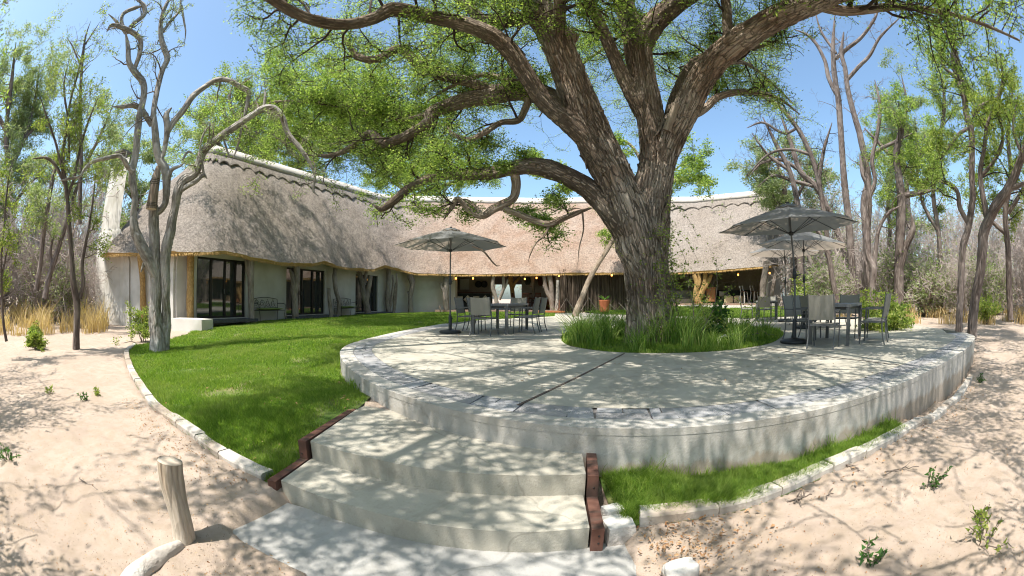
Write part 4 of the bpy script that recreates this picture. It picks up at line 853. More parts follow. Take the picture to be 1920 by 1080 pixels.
# ================================================================= TERRACE FURNITURE
def make_chair():
    c = thing('patio_chair', 'x', 'chair')
    a = np.linspace(-1, 1, 9); b = np.linspace(0, 1, 9); A, B = np.meshgrid(a, b)
    X_, Z_ = A*.245, .50+B*.43-.018*(1-A**2)*(B > .99); Y_ = -.235-.075*B-.03*(1-A**2)*np.sin(B*3.1*.5+.6)
    n = 81; fr = np.stack([X_, Y_, Z_], -1).reshape(-1, 3); bk = fr-np.array([0, .022, 0]); q = [[i*9+j, i*9+j+1, (i+1)*9+j+1, (i+1)*9+j] for i in range(8) for j in range(8)]
    rim = [j for j in range(9)]+[i*9+8 for i in range(1, 9)]+[72+j for j in range(7, -1, -1)]+[i*9 for i in range(7, 0, -1)]
    mb = MB(); mb.add(np.vstack([fr, bk]), [g[::-1] for g in q]+[[k+n for k in g] for g in q]); mb.add(np.vstack([fr, bk]), [[rim[i], rim[(i+1) % 32], rim[(i+1) % 32]+n, rim[i]+n] for i in range(32)], 0, False)
    mb.build('backrest', M['woven'], c)
    mb = MB(); Yy = -.22+B*.46; Zz = .435-.012*(1-A**2)+.0*B; tp = np.stack([A*.235, Yy, Zz], -1).reshape(-1, 3); bt_ = tp-np.array([0,0,.02])
    mb.add(np.vstack([tp, bt_]), q+[[k+n for k in g][::-1] for g in q]); mb.add(np.vstack([tp, bt_]), [[rim[i], rim[i]+n, rim[(i+1) % 32]+n, rim[(i+1) % 32]] for i in range(32)], 0, False)
    mb.build('seat', M['woven'], c)
    sf = MB(); sf.bar((-.25,-.22,.415),(-.25,.24,.415),.028,.03).bar((.25,-.22,.415),(.25,.24,.415),.028,.03).bar((-.236,.245,.415),(.236,.245,.415),.03,.028).bar((-.236,-.225,.41),(.236,-.225,.41),.03,.028)
    sf.build('seat_frame', M['metal'], c)
    for sx in (-1, 1):
        MB().rope([(sx*.262,.262,0),(sx*.262,.25,.35),(sx*.262,.235,.64)], .0145, 8).build('leg', M['metal'], c)
        MB().rope([(sx*.262,-.31,0),(sx*.262,-.245,.22),(sx*.262,-.23,.45),(sx*.258,-.262,.65),(sx*.252,-.322,.93)], .0145, 8, seg=.06).build('leg', M['metal'], c)
        MB().box((sx*.266,-.005,.655),(.045,.50,.022)).build('armrest', M['metal'], c)
    MB().box((.10,-.243,.47),(.05,.004,.02)).build('care_tag', M['cream'], c)
    return c
chair0 = make_chair(); index_kids(chair0); used = [False]
def put_chair(x, y, deg, label, grp):     # deg: heading the sitter faces, counter-clockwise from +X
    c = chair0 if not used[0] else copy_tree(chair0); used[0] = True
    c.location = (x, y, TZ); c.rotation_euler = (0, 0, R(deg-90)); c['label'] = label; c['group'] = grp; return c
def make_table(L, W, name_label, x, y, deg):
    t = thing('patio_table', name_label, 'table', (x, y, TZ), R(deg), group='grey patio tables')
    top = MB(); top.box((0,0,.735),(L-.1,W-.1,.02)); top.build('tabletop', M['tabletop'], t)
    f = MB(); f.box((0,W/2-.0245,.73),(L,.049,.05)).box((0,-W/2+.0245,.73),(L,.049,.05)).box((L/2-.0245,0,.73),(.049,W-.1,.05)).box((-L/2+.0245,0,.73),(.049,W-.1,.05)); f.build('rim', M['tabletop'], t)
    a = MB(); a.box((0,W/2-.09,.675),(L-.18,.02,.055)).box((0,-W/2+.09,.675),(L-.18,.02,.055)).box((L/2-.09,0,.675),(.02,W-.22,.055)).box((-L/2+.09,0,.675),(.02,W-.22,.055)); a.build('apron', M['metal'], t)
    for sx in (-1, 1):
        for sy in (-1, 1): MB().box((sx*(L/2-.04),sy*(W/2-.04),.352),(.07,.07,.704)).build('leg', M['metal'], t)
    return t
def make_umbrella():
    u = thing('patio_umbrella', 'x', 'umbrella'); Rr_, H0, H1 = 1.5, 2.18, 2.60
    MB().lathe([(0,0),(.26,0),(.285,.015),(.285,.045),(.25,.07),(.12,.085),(.06,.10),(0,.10)], n=36).build('base', M['base'], u)
    MB().lathe([(.045,.09),(.043,.42),(.034,.43),(.034,.45)], n=16).bar((.04,0,.36),(.075,0,.36),.02).build('base_tube', M['base'], u)
    MB().rope([(0,0,.1),(0,0,1.3)], .0205, 12).build('pole', M['metal'], u)
    MB().rope([(0,0,1.3),(.0,0,2.45)], .0185, 12).build('upper_pole', M['metal'], u)
    MB().lathe([(.022,1.2),(.042,1.22),(.047,1.27),(.042,1.33),(.028,1.36),(.022,1.42)], n=16).bar((0,-.03,1.27),(0,-.10,1.27),.03).bar((0,-.10,1.27),(.09,-.11,1.30),.014).build('crank_box', M['base'], u)
    k = 8; per = 10; rows = 9; v = []; 
    for i in range(rows):
        t = i/(rows-1)
        for j in range(k*per):
            a = j/(k*per)*2*math.pi; w = (j % per)/per; c_ = math.cos(math.pi/k)/math.cos(((w-.5))*2*math.pi/k)
            r = (.10+(Rr_-.10)*t)*c_/math.cos(math.pi/k)*math.cos(math.pi/k); sag = 4*w*(1-w)
            z = H1-.03-(H1-H0-.03)*(t**1.12)-.035*sag*t*(1-t)*2; r *= 1-.035*sag*t
            v.append((r*math.cos(a), r*math.sin(a), z-(.045*t if i == rows-1 and False else 0)))
    n = k*per; f = [[i*n+j, i*n+(j+1) % n, (i+1)*n+(j+1) % n, (i+1)*n+j][::-1] for i in range(rows-1) for j in range(n)]
    MB().add(v, f).build('canopy', M['fabric'], u)
    v2 = []; 
    for i, (r, z) in enumerate(((.02, H1+.035), (.15, H1+.01), (.26, H1-.045))): v2 += [(r*math.cos(a)*(1+.03*math.cos(8*a)), r*math.sin(a)*(1+.03*math.cos(8*a)), z+(.012*math.cos(8*a) if i == 2 else 0)) for a in np.arange(64)/64*2*math.pi]
    MB().add(v2, [[i*64+j, i*64+(j+1) % 64, (i+1)*64+(j+1) % 64, (i+1)*64+j][::-1] for i in range(2) for j in range(64)]).build('vent', M['fabric'], u)
    MB().lathe([(0,H1+.07),(.03,H1+.06),(.03,H1+.03),(.015,H1+.02)], n=12).build('finial', M['base'], u)
    MB().lathe([(.02,2.02),(.05,2.03),(.05,2.08),(.02,2.10)], n=14).build('hub', M['base'], u); MB().lathe([(.02,H1-.1),(.05,H1-.09),(.05,H1-.06),(.02,H1-.05)], n=14).build('top_hub', M['base'], u)
    for j in range(k):
        a = j/k*2*math.pi; e = Vector((Rr_*.985*math.cos(a), Rr_*.985*math.sin(a), H0+.003)); s_ = Vector((.04*math.cos(a), .04*math.sin(a), H1-.075))
        md = s_.lerp(e, .5); md.z = H1-.045-(H1-H0-.03)*(.5**1.12)
        rb_ = MB().rope([s_, md-Vector((0,0,.008)), e], .008, 5).build('rib', M['rib'], u)
        MB().rope([(.045*math.cos(a), .045*math.sin(a), 2.06), tuple(s_.lerp(md, .95)-Vector((0,0,.02)))], .006, 5).build('strut', M['rib'], rb_)
    return u
u0 = make_umbrella(); index_kids(u0)
for i, (x, y, tilt, az, sc_, lb) in enumerate(((-1.60, 10.95, .0, 0, 1.04, 'grey umbrella standing alone over the dining set left of the big tree'), (5.45, 6.80, 3.5, 100, 1.03, 'big grey umbrella nearest to the camera right of the big tree'),
        (9.78, 12.80, 0, 0, 1.12, 'lowest and farthest grey umbrella, in front of the lounge corner post'), (8.24, 9.80, 2, 200, 1.07, 'grey umbrella behind the near right one, partly hidden by its canopy'))):
    o = u0 if i == 0 else copy_tree(u0); o.location = (x, y, TZ+.001); o.scale = (1.05 if i == 1 else 1, 1.05 if i == 1 else 1, sc_); o['label'] = lb; o['group'] = 'grey patio umbrellas'
    o.rotation_euler = (0, 0, R((12, 8, 30, 18)[i]))
    if tilt:
        for ch in o.children:
            if ch.name.split('.')[0] not in ('base', 'base_tube', 'pole', 'crank_box'):
                ch.matrix_local = Matrix.Translation((0,0,1.3)) @ Matrix.Rotation(R(-tilt), 4, Vector((math.cos(R(az)), math.sin(R(az)), 0))) @ Matrix.Translation((0,0,-1.3)) @ ch.matrix_local
# left dining set: axis runs away from the camera
ax = R(73); make_table(2.0, .98, 'grey patio table under the left umbrella with six woven chairs', -.28, 11.65, 73)
def rel(cx, cy, a, u, v): return (cx+u*math.cos(R(a))-v*math.sin(R(a)), cy+u*math.sin(R(a))+v*math.cos(R(a)))
G1 = 'woven chairs round the left table'
for u, v, d, lb in ((-1.28,.02,73,'woven chair with its back to the camera at the near end of the left table'),(1.38,0,253,'woven chair at the far end of the left table'),(-.45,.78,-17,'woven chair on the left of the left table beside the umbrella pole'),
        (.42,.80,-17,'woven chair on the left of the left table, behind the one by the pole'),(-.35,-.78,163,'nearer of two woven chairs on the right of the left table'),(.38,-.80,160,'farther of two woven chairs on the right of the left table')):
    x, y = rel(-.28, 11.65, 73, u, v); put_chair(x, y, d, lb, G1)
# near right set
make_table(1.5, .9, 'grey patio table in front on the right under the biggest umbrella', 6.38, 6.42, 32)
G2 = 'woven chairs round the near right table'
for u, v, d, lb in ((-1.12,.0,34,'large woven chair with its back to the camera beside the near umbrella base'),(1.15,.0,212,'woven chair at the far end of the near right table'),(-.28,.80,-60,'woven chair behind the umbrella pole at the near right table'),
        (.42,.82,-55,'woven chair behind the near right table, only its back showing above the top'),(-.02,-.86,120,'woven chair at the right edge of the near right table in full side view'),(.72,-.84,125,'woven chair at the far right corner of the near right table')):
    x, y = rel(6.38, 6.42, 32, u, v); put_chair(x, y, d, lb, G2)
# far tables
make_table(.95, .9, 'small grey patio table before the lounge with four chairs', 10.35, 14.9, 50)
G3 = 'woven chairs round the far right table'
for x, y, d, lb in ((9.72,15.6,-30,'leftmost woven chair of the far set, side view before the lounge deck'),(9.78,14.25,50,'woven chair with its back to the camera at the far small table'),(11.05,14.35,150,'right woven chair of the far small table'),(11.0,15.6,230,'woven chair at the back of the far small table')): put_chair(x, y, d, lb, G3)
make_table(.95, .9, 'grey patio table half hidden behind the near right dining set', 9.1, 10.1, 40)
G4 = 'woven chairs round the hidden back table'
for x, y, d, lb in ((11.2,12.3,10,'woven chair back peeping out left of centre behind the near right table'),(12.6,12.2,150,'woven chair at the right of the hidden back table'),(11.9,13.5,270,'woven chair at the rear of the hidden back table')): put_chair(x-2.8, y-2.5, d, lb, G4)
# ================================================================= TREES
class Leaves:
    def __init__(s): s.p = []; s.d = []; s.k = []
    def add(s, p, d): s.p.append(tuple(p)); s.d.append(tuple(d))
    def build(s, name, m, parent, per, spread, l, w, seed=1, flat=.6, droop=0.0, wood=None, **tags):
        if not s.p: return None
        r = np.random.RandomState(seed); P = np.repeat(np.array(s.p), per, 0); D = np.repeat(np.array(s.d), per, 0); n = len(P)
        off = r.normal(0, 1, (n, 3))*spread; off[:, 2] *= flat; P = P+off
        a = D*.6+r.normal(0, .8, (n, 3)); a[:, 2] = a[:, 2]*.6-droop; a /= np.linalg.norm(a, axis=1)[:, None]
        t = r.normal(0, 1, (n, 3)); t[:, 2] *= .5; b = np.cross(a, t); b /= np.linalg.norm(b, axis=1)[:, None]+1e-9
        L = (l*r.uniform(.6, 1.3, n))[:, None]; W = (w*r.uniform(.6, 1.2, n))[:, None]
        V = np.stack([P-b*W*.62, P+b*W*.62, P+a*L*1.1], 1).reshape(-1, 3)
        F = np.arange(n*3).reshape(-1, 3); return MB().add(V, F, 0, False).build(name, m, parent, **tags)
def rnd3(g): return Vector((g.gauss(0,1), g.gauss(0,1), g.gauss(0,1)))
def grow(mb, lv, g, p, d, L, r, lvl, C):
    """C: crook, up, nch (children per level), flat, lenf, leafs"""
    n = C['seg'][min(lvl, len(C['seg'])-1)]; pts = [p.copy()]; rr = [r]; d = d.normalized(); q = p.copy(); dirs = [d]
    for i in range(n):
        k = rnd3(g)*C['crook']; d = (d+k+Vector((0,0,C['up']))*(1.0/n)).normalized(); q = q+d*(L/n); pts.append(q.copy()); dirs.append(d); rr.append(max(C['rmin'], r*(1-.68*(i+1)/n)))
    sides = 5 if r > .03 else 4 if r > .012 else 3
    mb.tube(pts, rr, sides)
    if lvl == 0:
        m = C['leafs']
        for i in range(1, n+1):
            for _ in range(m): t = g.random(); lv.add(pts[i-1].lerp(pts[i], t), dirs[i])
        return
    nc = C['nch'][lvl-1]; nc = nc if isinstance(nc, int) else int(nc+g.random())
    for c in range(nc):
        t = (c+g.uniform(.2, 1.0))/nc*.85+.15; f = t*n; i = min(n-1, int(f)); P_ = pts[i].lerp(pts[i+1], f-i); dd = dirs[i+1]
        s_ = rnd3(g); s_ = (s_-dd*s_.dot(dd)).normalized(); nd = (dd*g.uniform(.35, 1.0)+s_*g.uniform(.6, 1.1)); nd.z = nd.z*C['flat']+C.get('lift', .1)*g.random()
        grow(mb, lv, g, P_, nd, L*C['lenf']*g.uniform(.6, 1.15), rr[i]*.55 if lvl > 1 else max(C['rmin'], rr[i]*.5), lvl-1, C)
def taper(spec):
    return spec[:-1]+[(*spec[-1][:3], spec[-1][3]*.3)]
def limb_pts(spec, seg=.12):
    P = [at(x, y, D) for x, y, D, h in spec]; Rr_ = [h/FP*(p-Vector((0,0,EYE))).length for p, (x, y, D, h) in zip(P, spec)]
    return P, Rr_
def arc(P, R_, step):
    A = np.array([tuple(p) for p in P]); L = np.r_[0, np.cumsum(np.linalg.norm(np.diff(A, axis=0), axis=1))]; t = np.arange(0, L[-1], step)
    return cr(A, L, t), np.interp(t, L, R_), L[-1]
def bark_disp(seed, big, fur, kf=5.0, kl=1.1):
    def f(A, S, r):
        c, s_ = np.cos(A), np.sin(A)
        lob = fbm(c*1.3+seed, s_*1.3, S*.5, 2)*big
        w = .5*fbm(c*2+seed, s_*2, S*1.2+5, 2)
        q = fbm(c*kf+seed+w, s_*kf+w, S*kl, 3); rid = -np.abs(q)*fur+fur*.4
        q2 = fbm(c*kf*2.3+w, s_*kf*2.3+seed, S*kl*3.2, 2)*fur*.35
        return 1+lob+rid+q2
    return f
def worley(u, v, per, seed):
    iu, iv = np.floor(u).astype(np.int64), np.floor(v).astype(np.int64); F1 = np.full(u.shape, 9.); F2 = np.full(u.shape, 9.); I = np.zeros(u.shape)
    for a in (-1, 0, 1):
        for b in (-1, 0, 1):
            ci = iu+a; cj = iv+b; cw = ci % per; hx = _h(cw, cj, seed); hy = _h(cw+57, cj, seed+3); hr = _h(cw, cj+91, seed+9)
            d = np.sqrt((ci+hx-u)**2+(cj+hy-v)**2); m_ = d < F1; F2 = np.where(m_, F1, np.minimum(F2, d)); I = np.where(m_, hr, I); F1 = np.where(m_, d, F1)
    return F2-F1, I
def plate_disp(seed, big, r0, depth=.035, cw=.085, cl=.27):
    per = max(5, int(2*math.pi*r0/cw)); g_ = {}
    def f(A, S, r):
        c, s_ = np.cos(A), np.sin(A); lob = fbm(c*1.3+seed, s_*1.3, S*.5, 2)*big
        tw_ = .10*fbm(c*1.5+seed, s_*1.5, S*.9, 2)
        e, I = worley((A/(2*math.pi))*per+tw_*per*.5+.3*fbm(c*4, s_*4, S*6+seed, 2), S/cl+.35*fbm(c*3+seed, s_*3, S*2, 2), per, int(seed*10) & 255)
        h = np.clip(e*3.0, 0, 1)**.6*(.45+.9*I)-.7; fine = fbm(c*14+seed, s_*14, S*3.5, 2)*.16
        dp_ = np.minimum(depth, r*.16); f.ids = I
        rid = -np.abs(fbm(c*4.5+seed, s_*4.5, S*.45+fbm(c*2, s_*2, S*1.5, 2)*.3, 3))*np.minimum(.10, depth*1.6/r)
        return 1+lob+rid+(h*.8+fine*1.4)*dp_/r
    return f
# ---------------- the big acacia
big = thing('acacia_tree', 'huge spreading acacia with furrowed brown bark growing out of the grass bed', 'tree', (0, 0, 0))
T0 = 8.75
trunkL = [
 ([(1224,672,8.7,66),(1223,640,8.7,55),(1221,600,8.7,49),(1216,550,8.75,45),(1212,500,8.8,45),(1205,450,8.85,48),(1210,400,8.9,44),(1222,350,8.9,38),(1228,300,8.95,29),(1224,250,9.0,28),(1214,200,9.0,27),(1204,150,9.05,27),(1197,100,9.1,27),(1196,60,9.1,27)], 150, .15, .27),
 ([(1214,520,8.6,30),(1196,460,8.6,44),(1178,400,8.55,43),(1158,350,8.5,41),(1140,310,8.45,41),(1118,265,8.4,39),(1098,220,8.3,37),(1082,180,8.25,35),(1064,130,8.2,32),(1045,80,8.1,30),(1020,35,8.0,29),(1000,-10,7.9,28),(975,-70,7.7,26),(950,-140,7.4,22)], 110, .12, .24),
 ([(1224,520,8.9,24),(1229,460,8.92,26),(1232,400,8.92,26),(1236,350,8.9,26),(1244,300,8.9,26),(1262,250,8.8,29),(1286,205,8.7,29),(1308,160,8.6,28),(1335,122,8.5,27),(1370,90,8.35,27),(1410,62,8.2,26),(1460,32,8.0,24),(1520,6,7.8,22),(1590,-20,7.5,20),(1680,-50,7.2,17),(1770,-80,6.8,13)], 110, .12, .22)]
limbs = {
 'A1': [(1200,90,9.1,22),(1180,40,9.1,22),(1168,0,9.0,21),(1150,-60,8.9,19),(1120,-140,8.7,15)],
 'A2': [(1200,90,9.1,24),(1225,45,9.0,24),(1262,10,8.9,23),(1305,-20,8.7,21),(1370,-70,8.4,17),(1440,-130,8.0,12)],
 'C': [(1140,320,8.3,26),(1100,262,8.15,25),(1060,225,8.0,23),(1020,190,7.9,21),(985,140,7.75,19),(955,95,7.6,18),(925,68,7.5,17),(870,45,7.35,16),(800,30,7.2,15),(735,18,7.0,15),(700,35,6.95,13),(645,46,6.9,12),(590,38,6.8,12),(545,20,6.7,11),(500,-8,6.6,10),(440,-40,6.4,7),(380,-70,6.2,4)],
 'D': [(1090,235,8.5,24),(1060,205,8.8,23),(1020,180,9.2,22),(975,170,9.6,21),(925,178,10.0,19),(880,186,10.4,17),(835,200,10.8,14),(808,212,11.0,12),(805,228,11.0,12),(775,248,11.4,10),(745,262,11.8,10),(718,268,12.2,10),(692,250,12.7,8),(655,278,13.2,6.5),(620,292,13.6,5),(570,290,14.2,3.5)],
 'E': [(945,172,9.9,10),(905,162,10.0,11),(865,150,10.1,11),(828,142,10.1,11),(800,128,10.2,11),(780,118,10.2,10),(762,98,10.2,10),(745,92,10.2,9),(722,104,10.3,8),(700,112,10.3,8),(672,106,10.4,7),(655,85,10.4,6),(640,60,10.5,5)],
 'F': [(1205,470,8.6,25),(1175,430,8.5,34),(1150,400,8.5,30),(1125,375,8.5,25),(1098,352,8.5,22),(1065,333,8.5,21),(1030,318,8.6,20),(995,312,8.6,18),(955,318,8.7,15),(915,326,8.8,13),(870,328,8.9,11),(825,329,9.0,10),(790,340,9.1,9.5),(760,357,9.2,9),(738,376,9.2,9),(715,392,9.3,6),(700,384,9.4,3)],
 'H': [(1205,215,8.9,16),(1185,175,8.8,17),(1165,135,8.7,15),(1145,90,8.5,13),(1125,45,8.3,12),(1105,5,8.1,11),(1075,-60,7.8,9)],
 'I': [(1368,85,8.4,13),(1364,50,8.4,12),(1362,15,8.4,11),(1352,-40,8.3,9),(1335,-110,8.1,6)],
 'J': [(1075,75,8.4,17),(1035,48,8.5,16),(990,34,8.6,15),(945,40,8.7,14),(905,36,8.8,12),(885,18,8.8,11),(865,2,8.9,10),(835,-30,9.0,8)],
 'K': [(1265,265,9.3,17),(1258,215,9.6,15),(1275,165,9.9,13),(1300,120,10.2,11),(1350,95,10.6,8),(1410,90,11,6),(1470,75,11.4,4)],
 'L': [(1098,205,8.9,9),(1060,195,9.2,8),(1000,175,9.5,7),(950,150,9.8,6),(905,140,10,5),(850,160,10.2,4),(800,190,10.4,3)],
 'F2': [(965,325,8.75,10),(968,350,8.8,10),(962,372,8.8,9),(945,382,8.8,10),(925,392,8.8,9),(905,405,8.8,7),(880,395,8.9,6),(858,372,8.9,5),(848,388,8.9,5),(832,412,8.9,4)],
 'F3': [(945,392,8.8,7),(970,400,8.75,7),(1000,413,8.7,7),(1030,420,8.7,6.5),(1055,410,8.65,6),(1085,398,8.6,4.5),(1110,390,8.5,3)],
 'F4': [(1030,420,8.7,3),(1022,440,8.7,2.4),(1005,455,8.7,2),(995,475,8.7,1.5),(990,492,8.7,.9)],
 'F5': [(1092,398,8.6,2.2),(1094,430,8.6,1.6),(1086,465,8.6,1.2),(1083,500,8.6,.7)],
 'F6': [(885,462,8.8,1.5),(905,470,8.8,2),(930,498,8.8,1.6),(938,498,8.8,1)],
 'F7': [(905,405,8.8,4),(895,392,8.9,4),(872,375,9,3.5),(848,385,9,3),(832,405,9,2)],
 'M': [(1290,220,8.9,9),(1320,205,9.2,8),(1350,180,9.6,7),(1400,172,10,6),(1460,185,10.4,4),(1500,215,10.8,3)],
 'N': [(992,185,9.4,8),(985,205,9.4,7),(972,226,9.3,6.5),(940,230,9.2,6),(910,248,8.9,6),(880,262,9,5),(850,252,9.1,4),(838,236,9.2,3)],
}
# limbs that arch over the terrace and the viewpoint, above the picture
up0 = at(950,-140,7.4)
worldlimbs = {
 'O1': [at(1045,80,8.1), Vector((.9,6.6,7.4)), Vector((.2,4.6,8.0)), Vector((-.8,2.6,8.3)), Vector((-1.6,.6,8.0))],
 'O2': [at(1168,0,9.0), Vector((2.2,6.6,8.6)), Vector((2.3,4.4,9.0)), Vector((2.8,2.2,8.9)), Vector((3.0,0,8.3))],
 'O3': [at(1305,-20,8.7), Vector((4.6,5.6,8.4)), Vector((5.4,3.8,8.9)), Vector((6.4,1.6,8.8)), Vector((7.4,-.2,8.2))],
 'O5': [at(985,-60,7.6), Vector((-.6,5.0,8.9)), Vector((-1.8,3.2,9.2)), Vector((-3.2,1.4,9.0)), Vector((-4.4,-.2,8.4))],
 'O6': [at(1520,6,7.8), Vector((6.6,4.6,7.0)), Vector((8.0,3.8,7.3)), Vector((9.6,2.6,7.2)), Vector((11,1.4,6.8))],
 'O7': [at(1262,10,8.9), Vector((3.6,9.5,9.2)), Vector((3.2,11.5,9.6)), Vector((2.0,14.5,9.7)), Vector((1.2,17.5,9.4))],
 'O8': [at(1335,122,8.5), Vector((6.2,8.6,7.6)), Vector((8.0,10,8.2)), Vector((9.8,11,8.1))],
 'O9': [at(1150,-60,8.9), Vector((.6,9.6,9.0)), Vector((-1.6,11,9.4)), Vector((-4,12,9.2))],
 'OB': [at(808,212,11.0), Vector((-3.6,12.6,7.2)), Vector((-5.0,14.4,8.4)), Vector((-6.8,16.0,9.0)), Vector((-8.8,16.8,9.2)), Vector((-10.6,17.2,9.0))],
 'OE': [Vector((-5.0,14.4,8.4)), Vector((-5.8,17,8.8)), Vector((-6.6,19.6,8.9)), Vector((-7.2,21.5,8.5))],
 'OF': [Vector((-3.6,12.6,7.2)), Vector((-6.4,12.8,8.2)), Vector((-9.2,13.2,9.0)), Vector((-11.2,13.4,9.0))],
 'OC': [at(900,160,10.5), Vector((-1.4,13,8.4)), Vector((-2.4,16,8.9)), Vector((-3.4,19,8.8))],
 'OD': [at(1208,150,9.0), Vector((3.4,10.5,8.6)), Vector((4.6,13,9.2)), Vector((6,15.5,9.2))],
 'OG': [Vector((.2,4.6,8.0)), Vector((-1.2,2.6,8.3)), Vector((-2.5,.8,8.0)), Vector((-3.2,-1.0,7.6))],
 'OH': [Vector((2.3,4.4,9.0)), Vector((4.0,3.2,8.8)), Vector((4.8,1.4,8.5)), Vector((5.2,-.6,8))],
 'OA': [Vector((.2,4.6,8.0)), Vector((1.0,3.2,8.2)), Vector((1.5,1.6,8.1)), Vector((1.2,.2,7.8))],
}
tm = MB()
for k, (spec, sides, bg_, fu) in enumerate(trunkL):
    P, Rr_ = limb_pts(spec); tm.rope(P, [q*.96 for q in Rr_], sides, 0, plate_disp(k*7.3+1, bg_*.8, Rr_[3], (.042,.034,.034)[k], (.085,.08,.08)[k], (.55,.40,.40)[k]), .03, cap=True)
# torn bark plates that stand off the trunk
g = random.Random(11)
plates = [arc(*limb_pts(t_[0]), .1) for t_ in trunkL]
for k in range(150):
    Ak, Rk, Lk = plates[k % 3]
    i = g.randrange(4, int(len(Ak)*.62)); c = Vector(Ak[i]); tdir = (Vector(Ak[i+1])-c).normalized(); view = (Vector((0,0,EYE))-c).normalized()
    side = tdir.cross(view).normalized(); a_ = g.uniform(-1.25, 1.25); out = (view*math.cos(a_)+side*math.sin(a_)).normalized(); tang = tdir.cross(out).normalized()
    L_, w_ = g.uniform(.12, .42), g.uniform(.018, .05); base = c+out*Rk[i]*.97; v = []
    for q in range(6):
        t = q/5; cc_ = base+tdir*(t-.5)*L_+out*(.03*abs(t-.4)*g.uniform(.6,1.6)*2); ww = w_*(.35+.65*math.sin(math.pi*(t*.9+.05)))
        for s_, o_ in ((-1, 0), (0, .012), (1, 0), (0, -.03)): v.append(tuple(cc_+tang*ww*s_+out*o_))
    tm.add(v, [[q*4+j, q*4+(j+1) % 4, q*4+4+(j+1) % 4, q*4+4+j] for q in range(5) for j in range(4)], 0, False, np.array([[.3+.1*(j % 4), q_*.1+k] for q_ in range(6) for j in range(4)]))
tm.build('trunk', M['bark'], big)
lmb = MB(); tw = MB(); lv = Leaves(); lv2 = Leaves(); lv3 = Leaves(); g = random.Random(21)
CF = dict(crook=.30, up=.10, nch=[6, 5, 3], flat=.45, lenf=.52, seg=[4, 5, 6], rmin=.0075, leafs=2, lift=.25)
CF2 = dict(CF, rmin=.009, leafs=1, crook=.34)
def sprout(P, R_, start, step, L, rmax, hang=.0, lvl=2, C=CF, up=None, back=Vector((0,.5,.6)), lv=lv):
    A, Rr2, LL = arc(P, R_, step)
    for i in range(len(A)):
        if i*step < start*LL or i+1 >= len(A): continue
        c = Vector(A[i]); td = (Vector(A[i+1])-c).normalized(); s_ = rnd3(g); s_ = (s_-td*s_.dot(td)).normalized()
        d = td*g.uniform(.2,.9)+s_+back; d.z = d.z*.55+g.uniform(-.05,.4)-hang
        r_ = min(rmax, Rr2[i]*.42); grow(tw, lv, g, c, d, L*g.uniform(.6, 1.25)*(.75+.5*i/len(A)), max(.012, r_), lvl, C)
start = {'A1':.2,'A2':.25,'C':.22,'D':.3,'E':.1,'F':.42,'H':.35,'I':.1,'J':.25,'K':.3,'L':.15,'F2':.5,'F3':.15,'M':.2,'N':.2,'F4':1,'F5':1,'F6':1,'F7':1}
for nm, spec in limbs.items():
    P, Rr_ = limb_pts(taper(spec)); big_ = Rr_[0] > .12
    lmb.rope(P, [r_*.90 for r_ in Rr_], 56 if big_ else 16, 0, plate_disp(len(nm)*3.1+ord(nm[0]), .15, Rr_[1], .018, .06, .2) if big_ else bark_disp(len(nm)*3.1+ord(nm[0]), .16, .10, 3.2, 2.6), .04 if big_ else .06)
    if start[nm] < 1: sprout(P, Rr_, start[nm], .36 if nm in ('C','D','E') else .36, (1.75 if nm not in ('F','F2','F3') else .75), .035, hang=.25 if nm in ('D','E','N') else 0)
for k, (spec, sides, b_, f_) in enumerate(trunkL):
    P, Rr_ = limb_pts(spec); sprout(P, Rr_, (.9, .62, .5)[k], .42, 1.6, .04)
for nm, P in worldlimbs.items():
    Rr_ = list(np.linspace(.15 if P[-1].y < 5 else .085, .03, len(P))); lmb.rope(P, Rr_, 12, 0, bark_disp(ord(nm[1]), .12, .08, 3, 1.6), .12); sprout(P, Rr_, .12, .27 if P[-1].y < 5 else .21 if nm in ('OB','OE','OF') else .42, 2.3, .085 if P[-1].y < 5 else .05, lvl=2, back=Vector((0,0,0)), lv=lv2 if P[-1].y < 5 else lv3 if nm in ('OB','OE','OF') else lv, C=CF2 if P[-1].y < 5 else CF)
lmb.build('limbs', M['bark2'], big); tw.build('twigs', M['twig'], big, kind='stuff')
lv.build('crown', M['leafA'], big, 4, .12, .055, .026, 2, flat=.6, kind='stuff'); lv3.build('far_crown', M['leafA'], big, 4, .13, .085, .045, 6, flat=.6, kind='stuff'); lv2.build('near_crown', M['leafA'], big, 4, .10, .09, .045, 4, flat=.6, kind='stuff')
STAT = [('big', len(lv.p))]
# sawn stub on the right fork
P0, P1 = at(1250,245,8.45), at(1268,195,8.35); MB().rope([P0, P1], [.10,.085], 18, 0, bark_disp(3, .1, .1), .04).build('sawn_stub', M['post'], big)
